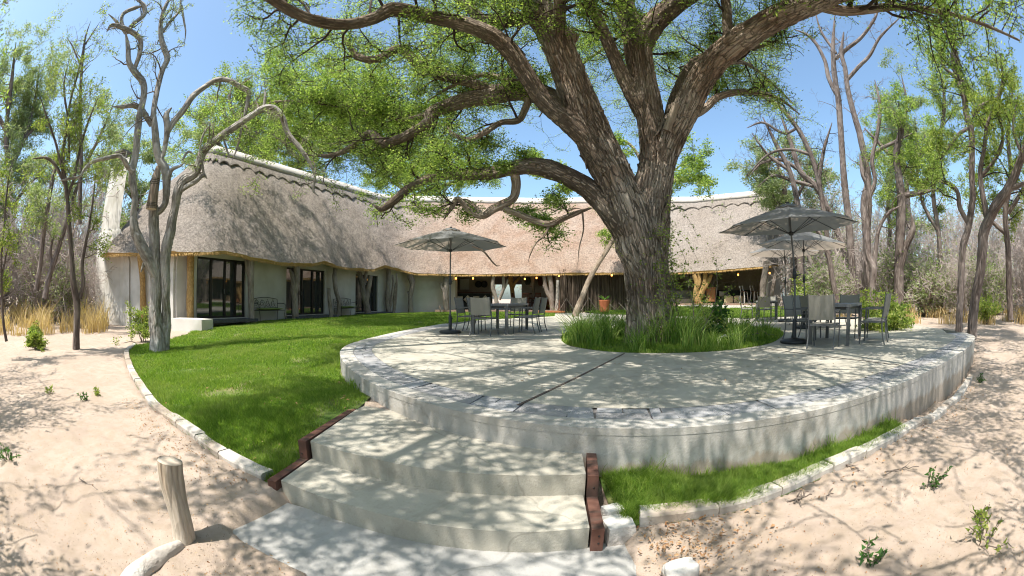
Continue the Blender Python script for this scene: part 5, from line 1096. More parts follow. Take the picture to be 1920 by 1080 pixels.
# creeper and long grass at the foot
g = random.Random(5); cm = MB(); cl = Leaves(); vine = thing('climbing_plant', 'thin leafy creeper climbing the right side of the big trunk', 'creeper', (3.2, 8.2, TZ))
Ak, Rk, Lk = arc(*limb_pts(trunkL[0][0]), .1)
for k in range(22):
    a_ = g.uniform(.1, 1.9); i = 2; pts = []; n_ = g.randrange(14, 34)
    for s_ in range(n_):
        i = min(len(Ak)-2, 2+s_); c = Vector(Ak[i]); td = Vector((0,0,1)); view = (Vector((0,0,EYE))-c); view.z = 0; view.normalize(); side = view.cross(td).normalized()*-1
        a_ += g.uniform(-.16,.16); out = view*math.cos(a_)-side*math.sin(a_)*-1; p_ = c+out*(Rk[i]*1.05+.02+.015*g.random()); pts.append(p_)
        if g.random() < .45: cl.add(p_+out*.03, out)
    loc = Vector((3.2,8.2,TZ)); cm.tube([q-loc for q in pts], [.006*(1-.6*t/len(pts)) for t in range(len(pts))], 4)
    if g.random() < .45:
        e = pts[-1]; o_ = (e-Vector((Ak[i][0],Ak[i][1],e.z))).normalized(); q = [e+o_*(t*.12)+Vector((0,0,-.03*t*t+.02*t)) for t in range(6)]; cm.tube([z_-loc for z_ in q], [.004]*6, 3)
        for z_ in q[1:]: cl.add(z_, o_); cl.add(z_, o_)
cl.p = [tuple(Vector(p)-Vector((3.2,8.2,TZ))) for p in cl.p]
cm.build('stems', M['twig2'], vine); cl.build('leaves', M['leafB'], vine, 5, .05, .05, .03, 3, kind='stuff')
# ---------------- traced trees
def traced(label, specs, barkm, twm, leafm, C, sprouts, per, spread, l, w, seed, name='tree', sides=20, dis=(.10,.07), base=(0,0,0), limbname='limbs'):
    t = thing(name, label, 'tree', (0,0,0)); wb_ = MB(); wt = MB(); L_ = Leaves(); gg = random.Random(seed)
    for k, spec in enumerate(specs):
        P, Rr_ = limb_pts(taper(spec)); Rr_ = [q*.88 for q in Rr_]; wb_.rope(P, Rr_, sides if Rr_[0] > .05 else 10, 0, bark_disp(k*3.7+seed, dis[0], dis[1], 2.6, 2.2), .06)
        st, stp, LL, lvl = sprouts[k] if isinstance(sprouts, dict) and k in sprouts else sprouts.get('*', (1,1,1,1))
        if st >= 1: continue
        A, R2, Lt = arc(P, Rr_, stp)
        for i in range(len(A)-1):
            if i*stp < st*Lt: continue
            c = Vector(A[i]); td = (Vector(A[i+1])-c).normalized(); s_ = rnd3(gg); s_ = (s_-td*s_.dot(td)).normalized()
            grow(wt, L_, gg, c, td*gg.uniform(.2,1)+s_*1.1, LL*gg.uniform(.5,1.3), max(C['rmin']*1.5, min(.025, R2[i]*.4)), lvl, C)
    wb_.build('trunk', M[barkm], t)
    if wt.tubes: wt.build('twigs', M[twm], t, kind='stuff')
    if leafm and L_.p: L_.build('crown', M[leafm], t, per, spread, l, w, seed, kind='stuff'); STAT.append((label[:20], len(L_.p)*per))
    return t
CB = dict(crook=.33, up=.15, nch=[4, 4, 3], flat=.9, lenf=.5, seg=[3, 4, 5], rmin=.004, leafs=1, lift=.1)
CBare = dict(CB, leafs=0)
D1 = 10.6
traced('twisted smooth grey tree with several stems beside the kerb, holding a hollow log', [
 [(297,664,D1,25),(296,635,D1,20),(291,605,D1,16),(290,580,D1,13),(292,555,D1,12.5),(293,520,D1,13),(290,485,D1,12),(289,450,D1,12),(287,415,D1,12),(287,390,D1,12),(285,372,D1,9)],
 [(306,658,D1,15),(311,615,D1,11),(312,585,D1,10),(311,560,D1-.1,8.5),(311,525,D1-.1,10),(310,495,D1-.1,10.5),(312,465,D1-.1,12),(320,432,D1-.1,11),(322,415,D1-.1,10),(328,390,D1-.1,8),(333,360,D1-.2,9),(345,338,D1-.2,10),(365,325,D1-.3,8),(372,310,D1-.3,8),(380,285,D1-.3,9),(405,262,D1-.4,8),(440,238,D1-.5,8),(470,218,D1-.6,7),(495,202,D1-.7,6),(515,203,D1-.7,6),(530,222,D1-.7,6),(540,250,D1-.7,5.5),(560,275,D1-.8,4.5),(578,300,D1-.8,3.5),(590,330,D1-.8,3),(588,358,D1-.8,2.5),(598,368,D1-.8,1.5)],
 [(292,520,D1-.05,9),(275,480,D1-.1,12),(262,455,D1-.1,11),(252,430,D1-.1,10),(250,400,D1-.1,8),(253,375,D1-.1,7),(249,345,D1-.1,8),(247,325,D1-.1,8),(254,290,D1-.1,7.5),(257,255,D1-.1,7.5),(262,215,D1-.1,7),(269,180,D1-.1,7),(268,155,D1-.1,6.5),(252,135,D1-.1,7),(242,118,D1-.1,6.5),(240,90,D1-.1,6),(236,62,D1-.1,6)],
 [(252,130,D1-.1,5),(262,100,D1-.2,6),(263,75,D1-.2,5.5),(250,62,D1-.2,5),(225,50,D1-.3,4.5),(208,48,D1-.3,4),(200,60,D1-.3,3)],
 [(236,62,D1,5),(250,45,D1,4.5),(270,28,D1,5),(270,12,D1,4.5),(255,-5,D1,4)],[(236,62,D1,4),(228,40,D1,4),(232,25,D1,4),(255,14,D1,4),(268,12,D1,3.5)],[(236,62,D1,3.5),(218,40,D1,3),(203,26,D1,2.5)],
 [(286,400,D1,8),(300,395,D1,8),(310,380,D1-.05,8),(312,345,D1-.05,10),(310,320,D1-.05,11),(300,300,D1-.05,10),(294,280,D1-.05,10),(290,240,D1-.05,9),(288,215,D1-.05,7),(290,195,D1-.05,7),(297,160,D1,7),(305,130,D1,7),(314,110,D1,7),(306,85,D1,6),(301,60,D1,5),(304,30,D1,4.5),(312,8,D1,4.5),(325,-15,D1,4)],
 [(284,235,D1,5),(272,215,D1,6),(262,203,D1,5.5),(250,198,D1,5),(230,200,D1,4),(212,200,D1,3)],
 [(300,305,D1-.1,4),(308,280,D1-.1,5),(314,240,D1-.2,7),(312,215,D1-.2,7),(322,202,D1-.2,5)],
 [(314,245,D1-.15,8),(328,225,D1-.15,7),(345,205,D1-.2,7),(362,180,D1-.2,7),(385,162,D1-.2,6),(405,150,D1-.2,6),(428,150,D1-.2,5.5),(450,162,D1-.2,5),(466,172,D1-.2,5),(464,190,D1-.2,4.5),(458,220,D1-.2,3.5),(452,245,D1-.2,2.5),(445,275,D1-.2,2.5),(436,300,D1-.3,1.5)],
 [(316,335,D1-.1,5),(322,318,D1-.15,4.5),(340,310,D1-.2,2.5),(345,305,D1-.2,2)],
 [(334,362,D1-.2,5),(350,350,D1-.3,5),(368,340,D1-.4,4.5),(382,328,D1-.4,4),(388,335,D1-.4,2)],
 [(382,328,D1-.4,3),(378,300,D1-.4,3),(376,270,D1-.4,2.5),(388,240,D1-.4,2),(402,232,D1-.4,1.5)],
 [(250,322,D1-.2,5),(240,312,D1-.2,5),(233,300,D1-.3,5),(224,292,D1-.3,4.5),(200,296,D1-.4,4),(175,303,D1-.4,4),(160,315,D1-.4,3.5),(150,330,D1-.4,3),(130,335,D1-.5,2.5),(105,340,D1-.5,1.5)],
 [(343,300,D1-.1,2.5),(352,285,D1,2.5),(366,290,D1,1.2)],[(278,480,D1,6),(270,495,D1,5),(264,510,D1,4)],
 [(430,295,D1-.4,2.5),(422,270,D1-.4,2.5),(415,250,D1-.4,1.5)],[(495,200,D1-.7,3.5),(497,185,D1-.7,3.5),(497,165,D1-.7,2.5)],
 [(305,60,D1,3),(320,40,D1,3),(336,20,D1,3),(340,-10,D1,2.5)],[(340,10,D1,2.5),(345,40,D1,2.2),(348,60,D1,1.6),(345,90,D1,.9)],
], 'smooth', 'twig2', 'leafC', dict(CB, leafs=1), {'*': (1,1,1,1), 7: (.35,.28,1.0,2), 10: (.3,.28,.7,2), 1: (.42,.25,.6,2), 3: (.1,.25,.5,1), 2: (.6,.4,.6,1), 4: (0,.2,.6,1), 19: (0,.15,.8,2), 13: (.1,.25,.5,1), 14: (.5,.3,.5,1)}, 2, .04, .045, .022, 31, sides=30, dis=(.20,.12))
# hollow log tied in the fork
hl = thing('log_hive', 'hollow log nest bound with wire hanging in the fork of the twisted tree', 'log hive', (0,0,0))
a_, b_ = at(284,392,D1-.32), at(293,330,D1-.32); c_ = at(297,312,D1-.30)
MB().rope([a_, a_.lerp(b_,.5), b_, c_], [.15,.13,.11,.06], 20, 0, bark_disp(9,.04,.05), .03).build('shell', M['post'], hl)
d_ = (b_-a_).normalized(); o = MB().lathe([(0,0),(.12,-.004),(.135,.01)], n=20).build('end_cap', M['endgrain'], hl); o.matrix_local = Matrix.Translation(a_-d_*.004) @ d_.to_track_quat('Z','Y').to_matrix().to_4x4()
for t in (.08,.12,.17,.74,.79,.85,.9):
    o = MB().lathe([(.152-.038*t,-.006),(.160-.038*t,0),(.152-.038*t,.006)], n=20).build('wire', M['frame'], hl); o.matrix_local = Matrix.Translation(a_.lerp(b_,t)) @ d_.to_track_quat('Z','Y').to_matrix().to_4x4()
D2 = 10.9
CL = dict(crook=.22, up=.30, nch=[4, 5, 3], flat=1.0, lenf=.55, seg=[4, 4, 5], rmin=.004, leafs=1.0 and 1, lift=.15)
traced('slim upright tree with fresh yellow green leaves on the sand left of the chimney', [
 [(143,655,D2,9),(143,630,D2,8),(144,600,D2,8),(144,565,D2,9),(138,535,D2,8),(134,480,D2,6),(130,430,D2,6),(127,380,D2,5),(122,335,D2,4.5),(118,290,D2,4),(125,240,D2,3.5),(132,190,D2,3),(148,130,D2,2.5),(160,70,D2,2)],
 [(150,560,D2,5),(156,530,D2,4.5),(154,500,D2,4),(160,460,D2,3.5),(168,420,D2,3),(175,370,D2,2.5),(180,320,D2,2)],
 [(124,350,D2,4),(112,325,D2,4),(100,305,D2,3.5),(85,296,D2,3),(60,298,D2,2.2)],[(126,370,D2,4),(140,330,D2,3.5),(150,280,D2,3),(165,230,D2,2.5),(185,180,D2,2)],
 [(122,340,D2,3.5),(105,270,D2,3),(88,220,D2,2.5),(75,180,D2,2)],[(130,300,D2,3),(128,230,D2,2.6),(120,160,D2,2.2),(130,110,D2,1.5)],
], 'bark3', 'twig2', 'leafB', CL, {'*': (.1,.30,.85,2), 0: (.55,.28,.9,2), 1: (.3,.3,.6,2)}, 3, .05, .055, .028, 41, sides=14)
traced('leaning grey twin trunks in the scrub behind the slim leafy tree', [
 [(68,545,17,7),(75,500,17,6),(82,440,17,6),(90,385,17,5.5),(100,330,17,5),(112,280,17,4)],[(84,560,16.5,7),(92,520,16.5,6.5),(108,470,16.5,6),(122,425,16.5,5),(135,380,16.5,4.5),(160,310,16.5,4),(190,250,16.5,3.5),(215,190,16.5,3)],
 [(98,505,16.6,4),(95,470,16.6,3.5),(105,430,16.6,3)]], 'bark4', 'twig2', 'leafC', CL, {'*': (.35,.4,1.5,3)}, 3, .12, .09, .045, 43, sides=12)
traced('thin dark sapling at the left border of the photo', [[(12,640,10,4),(6,600,10,3.5),(3,540,10,3),(3,480,10,3),(8,420,10,3),(12,370,10,2.5),(20,310,10,2)],[(4,520,10,2.5),(14,470,10,2),(30,430,10,1.5)]], 'bark3', 'twig2', 'leafB', CL, {'*': (.2,.3,.8,2)}, 3, .06, .055, .03, 44, sides=10)
traced('tall pale leaved tree filling the upper left corner', [[(10,560,24,9),(15,450,24,8),(18,350,24,7),(12,250,24,6),(22,150,24,5),(30,80,24,4)],[(14,330,24,6),(45,260,24,5),(65,190,24,4),(75,120,24,3)],[(14,250,24,5),(-20,180,24,4),(-50,90,24,3)],[(20,300,24,4),(55,250,24,3.5),(95,215,24,3)],[(18,400,24,4),(50,350,24,3.5),(85,320,24,3)]], 'bark4', 'twig2', 'leafC', dict(CL, lenf=.6), {'*': (.15,.4,2.0,3)}, 4, .14, .12, .055, 45, sides=12)
traced('bare twiggy treetop standing between the pale tree and the hollow log tree', [[(150,420,15,5),(152,300,15,4.5),(150,200,15,4),(155,110,15,3.5),(160,70,15,2.5),(170,40,15,1.5)],[(150,120,15,2),(135,85,15,1.6),(125,70,15,1)],[(155,90,15,2),(175,60,15,1.6),(188,40,15,1)],[(152,140,15,2),(170,120,15,1.5)]], 'bark3', 'twig2', None, CBare, {'*': (.4,.4,.9,2)}, 1, .1, .1, .1, 46, sides=8)
# right side
DR1 = 15.0
CR = dict(crook=.25, up=.2, nch=[5, 4, 3], flat=.9, lenf=.52, seg=[4, 4, 5], rmin=.005, leafs=1, lift=.1)
traced('slimmer left trunk of the pair rising at the right end of the terrace', [
 [(1797,626,13.6,9),(1799,590,13.6,8),(1801,550,13.6,8),(1803,500,13.6,8),(1806,460,13.6,8),(1815,430,13.6,7.5),(1820,400,13.6,8),(1824,370,13.6,8),(1822,330,13.6,7.5),(1822,280,13.6,7.5),(1820,240,13.6,8),(1812,215,13.6,7.5),(1808,180,13.5,7),(1800,140,13.4,7),(1788,90,13.2,7),(1775,40,13,6.5),(1765,0,12.8,6),(1750,-60,12.5,5)],
 [(1816,420,13.6,6),(1800,390,13.5,6),(1795,360,13.4,5.5),(1780,345,13.3,5),(1755,340,13.2,4)],[(1822,215,13.6,5),(1840,200,13.5,5),(1860,190,13.4,4),(1880,175,13.3,3)],
 [(1808,190,13.5,5),(1795,150,13.4,4.5),(1785,110,13.3,4),(1790,60,13,4),(1780,10,12.8,3.5)],[(1800,150,13.4,4),(1770,125,13.2,4),(1762,90,13,3.5),(1755,40,12.8,3)],
], 'bark4', 'twig', 'leafA', CR, {'*': (.25,.35,1.3,2), 0: (.5,.4,1.6,2)}, 5, .1, .075, .032, 51, sides=22, dis=(.12,.12))
traced('thicker right trunk of the pair at the right end of the terrace, leaning right', [
 [(1822,632,12.9,13),(1824,600,12.9,12),(1828,560,12.9,11),(1838,510,12.9,11),(1842,465,12.9,12),(1845,435,12.9,12),(1855,410,12.9,11),(1868,385,12.8,11),(1885,362,12.7,10),(1900,335,12.6,9),(1912,305,12.5,8),(1925,265,12.4,7),(1935,220,12.3,6)],
 [(1850,410,12.9,7),(1845,380,12.9,7),(1840,350,12.9,7),(1838,320,12.9,6),(1845,280,12.9,5),(1850,240,12.8,4.5),(1862,200,12.7,4)],
 [(1890,350,12.7,6),(1905,350,12.6,6),(1925,340,12.5,5)],[(1840,330,12.9,4),(1865,300,12.9,4),(1880,260,12.9,4),(1872,200,12.8,3.5),(1880,150,12.7,3.5),(1875,100,12.6,3)],[(1915,290,12.5,4),(1900,240,12.5,3.5),(1908,180,12.4,3)]
], 'bark4', 'twig', 'leafB', CR, {'*': (.3,.35,1.3,2), 0: (.6,.4,1.4,2)}, 5, .1, .075, .035, 52, sides=24, dis=(.14,.14))
def lean(label, specs, seed, barkm='bark3', leafm=None, sp=(.5,.45,1.3,2), C=CBare, per=3, l=.08, w=.035, spread=.1): return traced(label, specs, barkm, 'twig2' if barkm == 'bark4' else 'twig', leafm, C, {'*': sp}, per, spread, l, w, seed, sides=14, dis=(.10,.10))
lean('tall straight double trunk right of the umbrellas, the left one of the tall trio', [[(1602,585,21,10),(1600,540,21,9),(1597,500,21,8.5),(1594,450,21,8),(1590,400,21,8),(1584,350,21,8),(1580,300,21,7.5),(1576,240,21,7),(1572,190,21,6.5),(1565,140,21,6),(1562,90,21,5),(1565,30,21,4)],[(1575,190,21,5),(1555,150,21,5),(1545,110,21,4),(1520,70,21,4),(1490,55,21,3)],[(1566,110,21,4),(1590,90,21,4),(1615,70,21,3.5),(1640,35,21,3),(1650,10,21,2)],[(1568,100,21,3.5),(1540,60,21,3),(1528,20,21,2.5)]], 61, 'bark4', 'leafC', (.6,.5,1.4,2), dict(CBare), 2)
lean('tall trunk with the crooked upper stem, the middle one of the tall trio', [[(1628,590,20,10),(1626,550,20,9.5),(1623,510,20,9),(1626,470,20,9),(1624,430,20,9),(1620,380,20,8),(1628,340,20,8),(1622,300,20,7.5),(1612,250,20,7),(1600,210,20,6.5),(1590,170,20,6),(1585,130,20,5.5),(1578,100,20,5),(1582,60,20,4)],[(1588,150,20,4),(1610,125,20,4),(1630,105,20,3.5),(1650,70,20,3),(1690,30,20,2.5)],[(1625,300,20,4),(1650,280,20,4),(1680,265,20,3.5),(1710,250,20,3)]], 62, 'bark4', None, (.55,.5,1.4,2))
lean('forked trunk with a kink at the fork, right of the tall trio', [[(1632,590,18,7),(1634,560,18,7),(1636,530,18,7.5),(1638,505,18,9),(1628,480,18,7),(1626,450,18,7),(1628,415,18,7),(1630,380,18,7),(1628,350,18,7),(1618,325,18,6),(1612,290,18,5.5)],[(1638,510,18,6),(1642,470,18,5),(1648,430,18,4.5),(1665,400,18,4),(1690,385,18,3)],[(1628,375,18,5),(1640,340,18,5),(1635,300,18,5),(1645,250,18,4),(1650,200,18,4),(1640,150,18,3)]], 63, 'bark4', None, (.5,.45,1.2,2))
lean('dark stout bark covered trunk standing alone in the dry grass on the right', [[(1683,590,19,14),(1685,550,19,12),(1686,500,19,11),(1688,450,19,11),(1690,410,19,11),(1690,370,19,10),(1685,330,19,9),(1680,290,19,8),(1690,240,19,7),(1685,190,19,6)],[(1690,500,19,6),(1700,460,19,7),(1712,430,19,7),(1708,400,19,5)],[(1688,370,19,6),(1705,365,19,6),(1730,360,19,5),(1760,355,19,4)]], 64, 'bark3', 'leafA', (.55,.5,1.6,3), dict(CR, leafs=1), 3, .1, .045, .14)
lean('thin curved dark trunk arching left behind the umbrella canopies', [[(1570,590,19,6),(1568,560,19,6),(1560,520,19,6),(1553,480,19,5.5),(1540,445,19,5),(1528,425,19,5),(1515,412,19,4),(1500,405,19,3)]], 65, 'bark3', None, (.6,.4,1.0,2))
lean('slanting grey trunk leaning left right behind the farthest umbrella pole', [[(1545,585,23,7),(1538,555,23,6.5),(1528,520,23,6),(1520,490,23,6),(1510,460,23,5)]], 66, 'bark4', None, (.8,.4,1.0,2))
lean('dark trunk directly behind the half hidden umbrella pole', [[(1505,590,24,9),(1504,560,24,8),(1502,520,24,8),(1500,480,24,7),(1505,440,24,7),(1495,380,24,6),(1480,320,24,6),(1455,270,24,5),(1430,220,24,4)],[(1480,320,24,4),(1440,290,24,3.5),(1410,250,24,3)]], 67, 'bark3', None, (.45,.5,1.6,3))
lean('leaning trunk between the umbrella poles and the tall trio', [[(1572,600,22,6),(1566,540,22,6),(1556,480,22,6),(1545,400,22,6),(1535,340,22,6),(1520,290,22,5.5),(1495,240,22,5),(1455,195,22,4.5),(1410,175,22,3.5),(1380,180,22,2.5)],[(1535,340,22,4.5),(1545,280,22,4),(1560,230,22,3)],[(1520,290,22,4),(1480,280,22,3),(1440,290,22,2.5),(1400,330,22,2)],[(1495,240,22,3),(1470,250,22,3),(1430,230,22,2.5),(1400,240,22,2)]], 68, 'bark3', None, (.35,.45,1.5,3))
lean('bare grey many stemmed tree arching over the lounge roof end', [[(1598,590,25,7),(1590,500,25,7),(1565,420,25,6.5),(1530,350,25,6),(1500,320,25,6),(1480,260,25,5),(1465,220,25,5)],[(1500,320,25,4),(1465,300,25,4),(1430,305,25,3),(1405,330,25,2)],[(1530,350,25,4),(1490,340,25,4),(1450,330,25,3),(1420,350,25,2)]], 69, 'bark4', None, (.3,.4,1.8,3))
lean('slender stem with a thin green crown left of the stout dark trunk', [[(1655,590,23,5),(1660,520,23,5),(1668,440,23,4.5),(1665,360,23,4),(1680,280,23,4),(1700,200,23,3.5),(1690,140,23,3)],[(1668,400,23,3.5),(1700,350,23,3),(1720,280,23,3),(1715,220,23,2.5)]], 70, 'bark4', 'leafC', (.35,.45,1.6,3), dict(CR, leafs=1), 3, .1, .045, .15)
lean('yellow green tree behind the right pair of trunks', [[(1770,590,21,6),(1765,520,21,6),(1760,440,21,5.5),(1750,360,21,5),(1760,280,21,5),(1770,200,21,4.5),(1765,120,21,4)],[(1762,440,21,4),(1730,380,21,4),(1720,320,21,3.5),(1735,250,21,3)],[(1760,300,21,4),(1800,250,21,4),(1850,220,21,3),(1880,150,21,3)]], 71, 'bark3', 'leafB', (.3,.45,1.7,3), dict(CR, leafs=1), 3, .1, .045, .15)
lean('half leafless tree at the far right border', [[(1895,600,17,8),(1892,540,17,8),(1890,470,17,7.5),(1885,400,17,7),(1895,330,17,6),(1890,250,17,5),(1900,150,17,4)],[(1888,440,17,5),(1865,420,17,4.5),(1845,400,17,4),(1820,330,17,3)],[(1890,400,17,5),(1915,360,17,4.5),(1940,300,17,4)]], 72, 'bark3', 'leafB', (.3,.4,1.5,3), dict(CR, leafs=1), 3, .085, .04, .12)
# trees behind the lodge
def crowny(label, specs, seed, leafm, sp=(.2,.5,2.2,3), barkm='bark3', per=4, l=.13, w=.07, spread=.2): return traced(label, specs, barkm, 'twig2', leafm, dict(CR, flat=.7), {'*': sp}, per, spread, l, w, seed, sides=10)
crowny('yellow green leafy tree rising above the left end of the thatched roof', [[(440,420,27,8),(445,330,27,7),(450,260,27,6),(455,210,27,5),(470,160,27,4)],[(446,320,27,5),(410,270,27,5),(380,230,27,4),(355,215,27,3)],[(448,280,27,5),(490,240,27,5),(520,210,27,4),(545,195,27,3)],[(450,240,27,4),(430,190,27,4),(440,150,27,3)],[(446,330,27,4),(500,300,27,4),(530,270,27,3)]], 81, 'leafB')
crowny('green tree peeping over the roof ridge right of the drooping branch', [[(560,430,30,7),(560,330,30,6),(565,270,30,5),(560,220,30,4)],[(562,300,30,4),(530,260,30,4),(510,230,30,3)],[(562,310,30,4),(600,280,30,4),(620,260,30,3)]], 82, 'leafB')
crowny('thin grey trunk leaning right from the lawn before the stick screen, feathery crown', [[(1077,598,21.3,8),(1082,580,21.4,7),(1090,560,21.6,6),(1104,525,22,5.5),(1122,494,22.4,5),(1140,466,22.6,5),(1165,420,22.8,5),(1190,370,23,4.5),(1215,320,23,3)],[(1165,420,22.8,4),(1120,380,22.8,4),(1080,350,22.6,3),(1030,335,22.4,2.5),(980,325,22,2)],[(1190,370,23,4),(1250,330,22.6,3),(1300,290,22.2,2.5)],[(1215,330,23,4),(1180,270,23,3),(1120,250,22.6,2)],[(1215,330,23,4),(1290,340,22,3),(1325,330,21.6,2)]], 87, 'leafA', (.5,.45,2.0,3), 'post', per=4, l=.12, w=.06, spread=.16)
crowny('feathery green tree behind the middle of the roof left of the big limb', [[(770,460,36,7),(765,380,36,6),(760,330,36,5),(755,290,36,4)],[(765,360,36,4),(720,330,36,4),(690,310,36,3)],[(765,360,36,4),(810,320,36,4),(850,300,36,3)],[(765,370,36,4),(860,340,36,4),(930,330,36,3)]], 83, 'leafA', (.2,.6,2.2,3))
crowny('reddish budding tree behind the right end of the lounge roof', [[(1490,560,27,8),(1485,450,27,7),(1475,380,27,6),(1465,330,27,5),(1450,290,27,4)],[(1480,400,27,4),(1440,360,27,4),(1410,330,27,3)],[(1480,400,27,4),(1510,340,27,4),(1540,300,27,3)]], 84, 'leafC', (.25,.45,1.9,3))
crowny('pale acacia top in the gap above the right woodland', [[(1710,560,33,8),(1705,450,33,7),(1700,350,33,6),(1690,270,33,5),(1680,220,33,4)],[(1700,330,33,5),(1650,270,33,4),(1620,240,33,3)],[(1700,320,33,5),(1750,260,33,4),(1780,220,33,3)]], 85, 'leafA', (.2,.6,2.2,3))
crowny('grey green tree behind the chimney', [[(262,560,25,7),(258,450,25,6),(255,350,25,5),(240,280,25,4)],[(256,380,25,4),(220,330,25,4),(205,270,25,3)],[(256,380,25,4),(290,330,25,4),(310,270,25,3)]], 86, 'leafC', (.3,.5,2.0,3))
# ================================================================= SHRUBS, THICKETS, GRASS
def rebase(root, b):
    b = Vector(b); root.location = b
    for ch in root.children: ch.location = ch.location-b
for o in list(scene.objects):
    if o.parent is None and o.type == 'EMPTY' and o.get('category') == 'tree' and o.location.length == 0 and o.children:
        me = next((c for c in o.children if c.name.startswith('trunk')), o.children[0]).data; rebase(o, tuple(me.vertices[0].co))
def free_tree(label, x, y, H, seed, leafm='leafC', barkm='bark4', n=3, r=.12, C=None, lvl=3, L=None, spread=1.0, per=3, lw=(.08,.035), sp=.1, cat='tree', name='tree', z=None, twm='twig2'):
    z = float(terr(x, y)) if z is None else z
    t = thing(name, label, cat, (x, y, z)); gg = random.Random(seed); a = MB(); w_ = MB(); L_ = Leaves(); C = C or CR
    for k in range(n):
        an = gg.random()*6.28; d = Vector((math.cos(an)*.25*spread, math.sin(an)*.25*spread, 1)).normalized(); q = Vector((math.cos(an)*r*.6, math.sin(an)*r*.6, -.1)); pts = [q.copy()]; m_ = 9
        for i in range(m_): d = (d+rnd3(gg)*.13+Vector((math.cos(an)*.05*spread, math.sin(an)*.05*spread, .06))).normalized(); q = q+d*H*.75/m_; pts.append(q.copy())
        rr_ = [r*(1-.75*i/m_) for i in range(m_+1)]; a.rope(pts, rr_, 10, 0, bark_disp(seed+k, .1, .1, 2.6, 2.2), .12)
        A = np.array([tuple(p) for p in pts])
        for i in range(3, m_+1):
            for _ in range(2):
                dd = (pts[i]-pts[i-1]).normalized(); s_ = rnd3(gg); s_ = (s_-dd*s_.dot(dd)).normalized(); grow(w_, L_, gg, pts[i], dd*.5+s_, (L or H*.3)*gg.uniform(.6,1.2), max(.01, rr_[i]*.45), lvl-1, C)
    a.build('trunk', M[barkm], t); w_.build('twigs', M[twm], t, kind='stuff')
    if C['leafs'] and L_.p: L_.build('crown', M[leafm], t, per, sp, lw[0], lw[1], seed, kind='stuff')
    return t
# trees beside and behind the viewpoint whose shade lies on the sand
CV = dict(CR, flat=.6, rmin=.008, nch=[5,4,3])
free_tree('thorn tree beside the left sand, throwing dappled shade on it', -8.6, -2.2, 7.5, 201, 'leafA', n=3, r=.15, C=CV, L=2.4, per=4, lw=(.07,.035), spread=.9)
free_tree('thin leafed tree behind the viewpoint on the left', -4.2, -2.8, 8, 202, 'leafA', n=3, r=.15, C=CV, L=2.4, per=4, lw=(.08,.04), spread=1.3)
free_tree('twiggy tree behind the viewpoint shading the steps', -1.0, -3.2, 7.5, 203, 'leafA', n=3, r=.14, C=dict(CV, leafs=1), L=2.2, per=3, lw=(.07,.035), spread=1.2)
free_tree('bare limbed tree behind the viewpoint, throwing curved branch shadows on the right sand', 1.3, -3.6, 7.0, 214, 'leafA', n=3, r=.17, C=dict(CV, crook=.42, nch=[3,4,3]), L=2.2, per=2, lw=(.07,.035), spread=.8)
free_tree('twiggy tree behind the viewpoint shading the far right sand', 7.0, -4.0, 8, 207, 'leafA', n=3, r=.15, C=CV, L=2.3, per=4, lw=(.08,.04), spread=.9)
free_tree('tree at the far right of the sand outside the terrace', 12.6, -4.6, 8, 205, 'leafA', n=3, r=.14, C=CV, L=2.3, per=4, lw=(.08,.04), spread=.9)
# ---- thickets: many bare shrubs merged into masses that nobody could count
def proto(seed, H, n, r, C, lvl, L, spread, per, sp, lw):
    gg = random.Random(seed); w_ = MB(); L_ = Leaves()
    for k in range(n):
        an = gg.random()*6.28; d = Vector((math.cos(an)*.4*spread, math.sin(an)*.4*spread, 1)).normalized(); q = Vector((math.cos(an)*.15, math.sin(an)*.15, -.1)); pts = [q.copy()]; m_ = 6
        for i in range(m_): d = (d+rnd3(gg)*.16+Vector((0,0,.04))).normalized(); q = q+d*H*.75/m_; pts.append(q.copy())
        rr_ = [r*(1-.8*i/m_) for i in range(m_+1)]; w_.tube(pts, rr_, 5)
        for i in range(1, m_+1):
            for _ in range(2): dd = (pts[i]-pts[i-1]).normalized(); s_ = rnd3(gg); grow(w_, L_, gg, pts[i], dd*.6+s_*.7, L*gg.uniform(.6,1.2), max(C['rmin'], rr_[i]*.5), lvl-1, C)
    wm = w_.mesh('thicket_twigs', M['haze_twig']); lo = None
    if L_.p and per:
        tmp = L_.build('thicket_leaves', M['leafC'], None, per, sp, lw[0], lw[1], seed, flat=1); lo = tmp.data; bpy.data.objects.remove(tmp)
    return wm, lo
CT_ = dict(crook=.3, up=.25, nch=[4,4,3], flat=1.0, lenf=.55, seg=[2,3,3], rmin=.008, leafs=1, lift=.1)
protos = [proto(300+k, H, n, .07, dict(CT_, rmin=.010 if H > 4 else .008), 3, L, 1, per, .16, (.11,.05)) for k, (H, n, L, per) in enumerate(((6.5,3,1.9,1),(5.5,4,1.7,0),(7.5,3,2.1,2),(3.4,6,1.2,0),(2.4,8,.9,1),(6.0,4,1.8,0)))]
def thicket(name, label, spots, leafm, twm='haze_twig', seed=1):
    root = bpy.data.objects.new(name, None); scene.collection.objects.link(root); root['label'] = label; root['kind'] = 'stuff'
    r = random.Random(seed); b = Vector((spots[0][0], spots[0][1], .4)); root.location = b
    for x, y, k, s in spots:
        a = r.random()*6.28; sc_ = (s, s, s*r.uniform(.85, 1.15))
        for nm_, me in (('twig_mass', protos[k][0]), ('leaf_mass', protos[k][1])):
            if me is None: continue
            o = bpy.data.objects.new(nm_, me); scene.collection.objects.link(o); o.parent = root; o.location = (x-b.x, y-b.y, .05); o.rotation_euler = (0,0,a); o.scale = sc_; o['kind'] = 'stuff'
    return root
def polar(az, D): return D*math.sin(R(az)), D*math.cos(R(az))
r = random.Random(77)
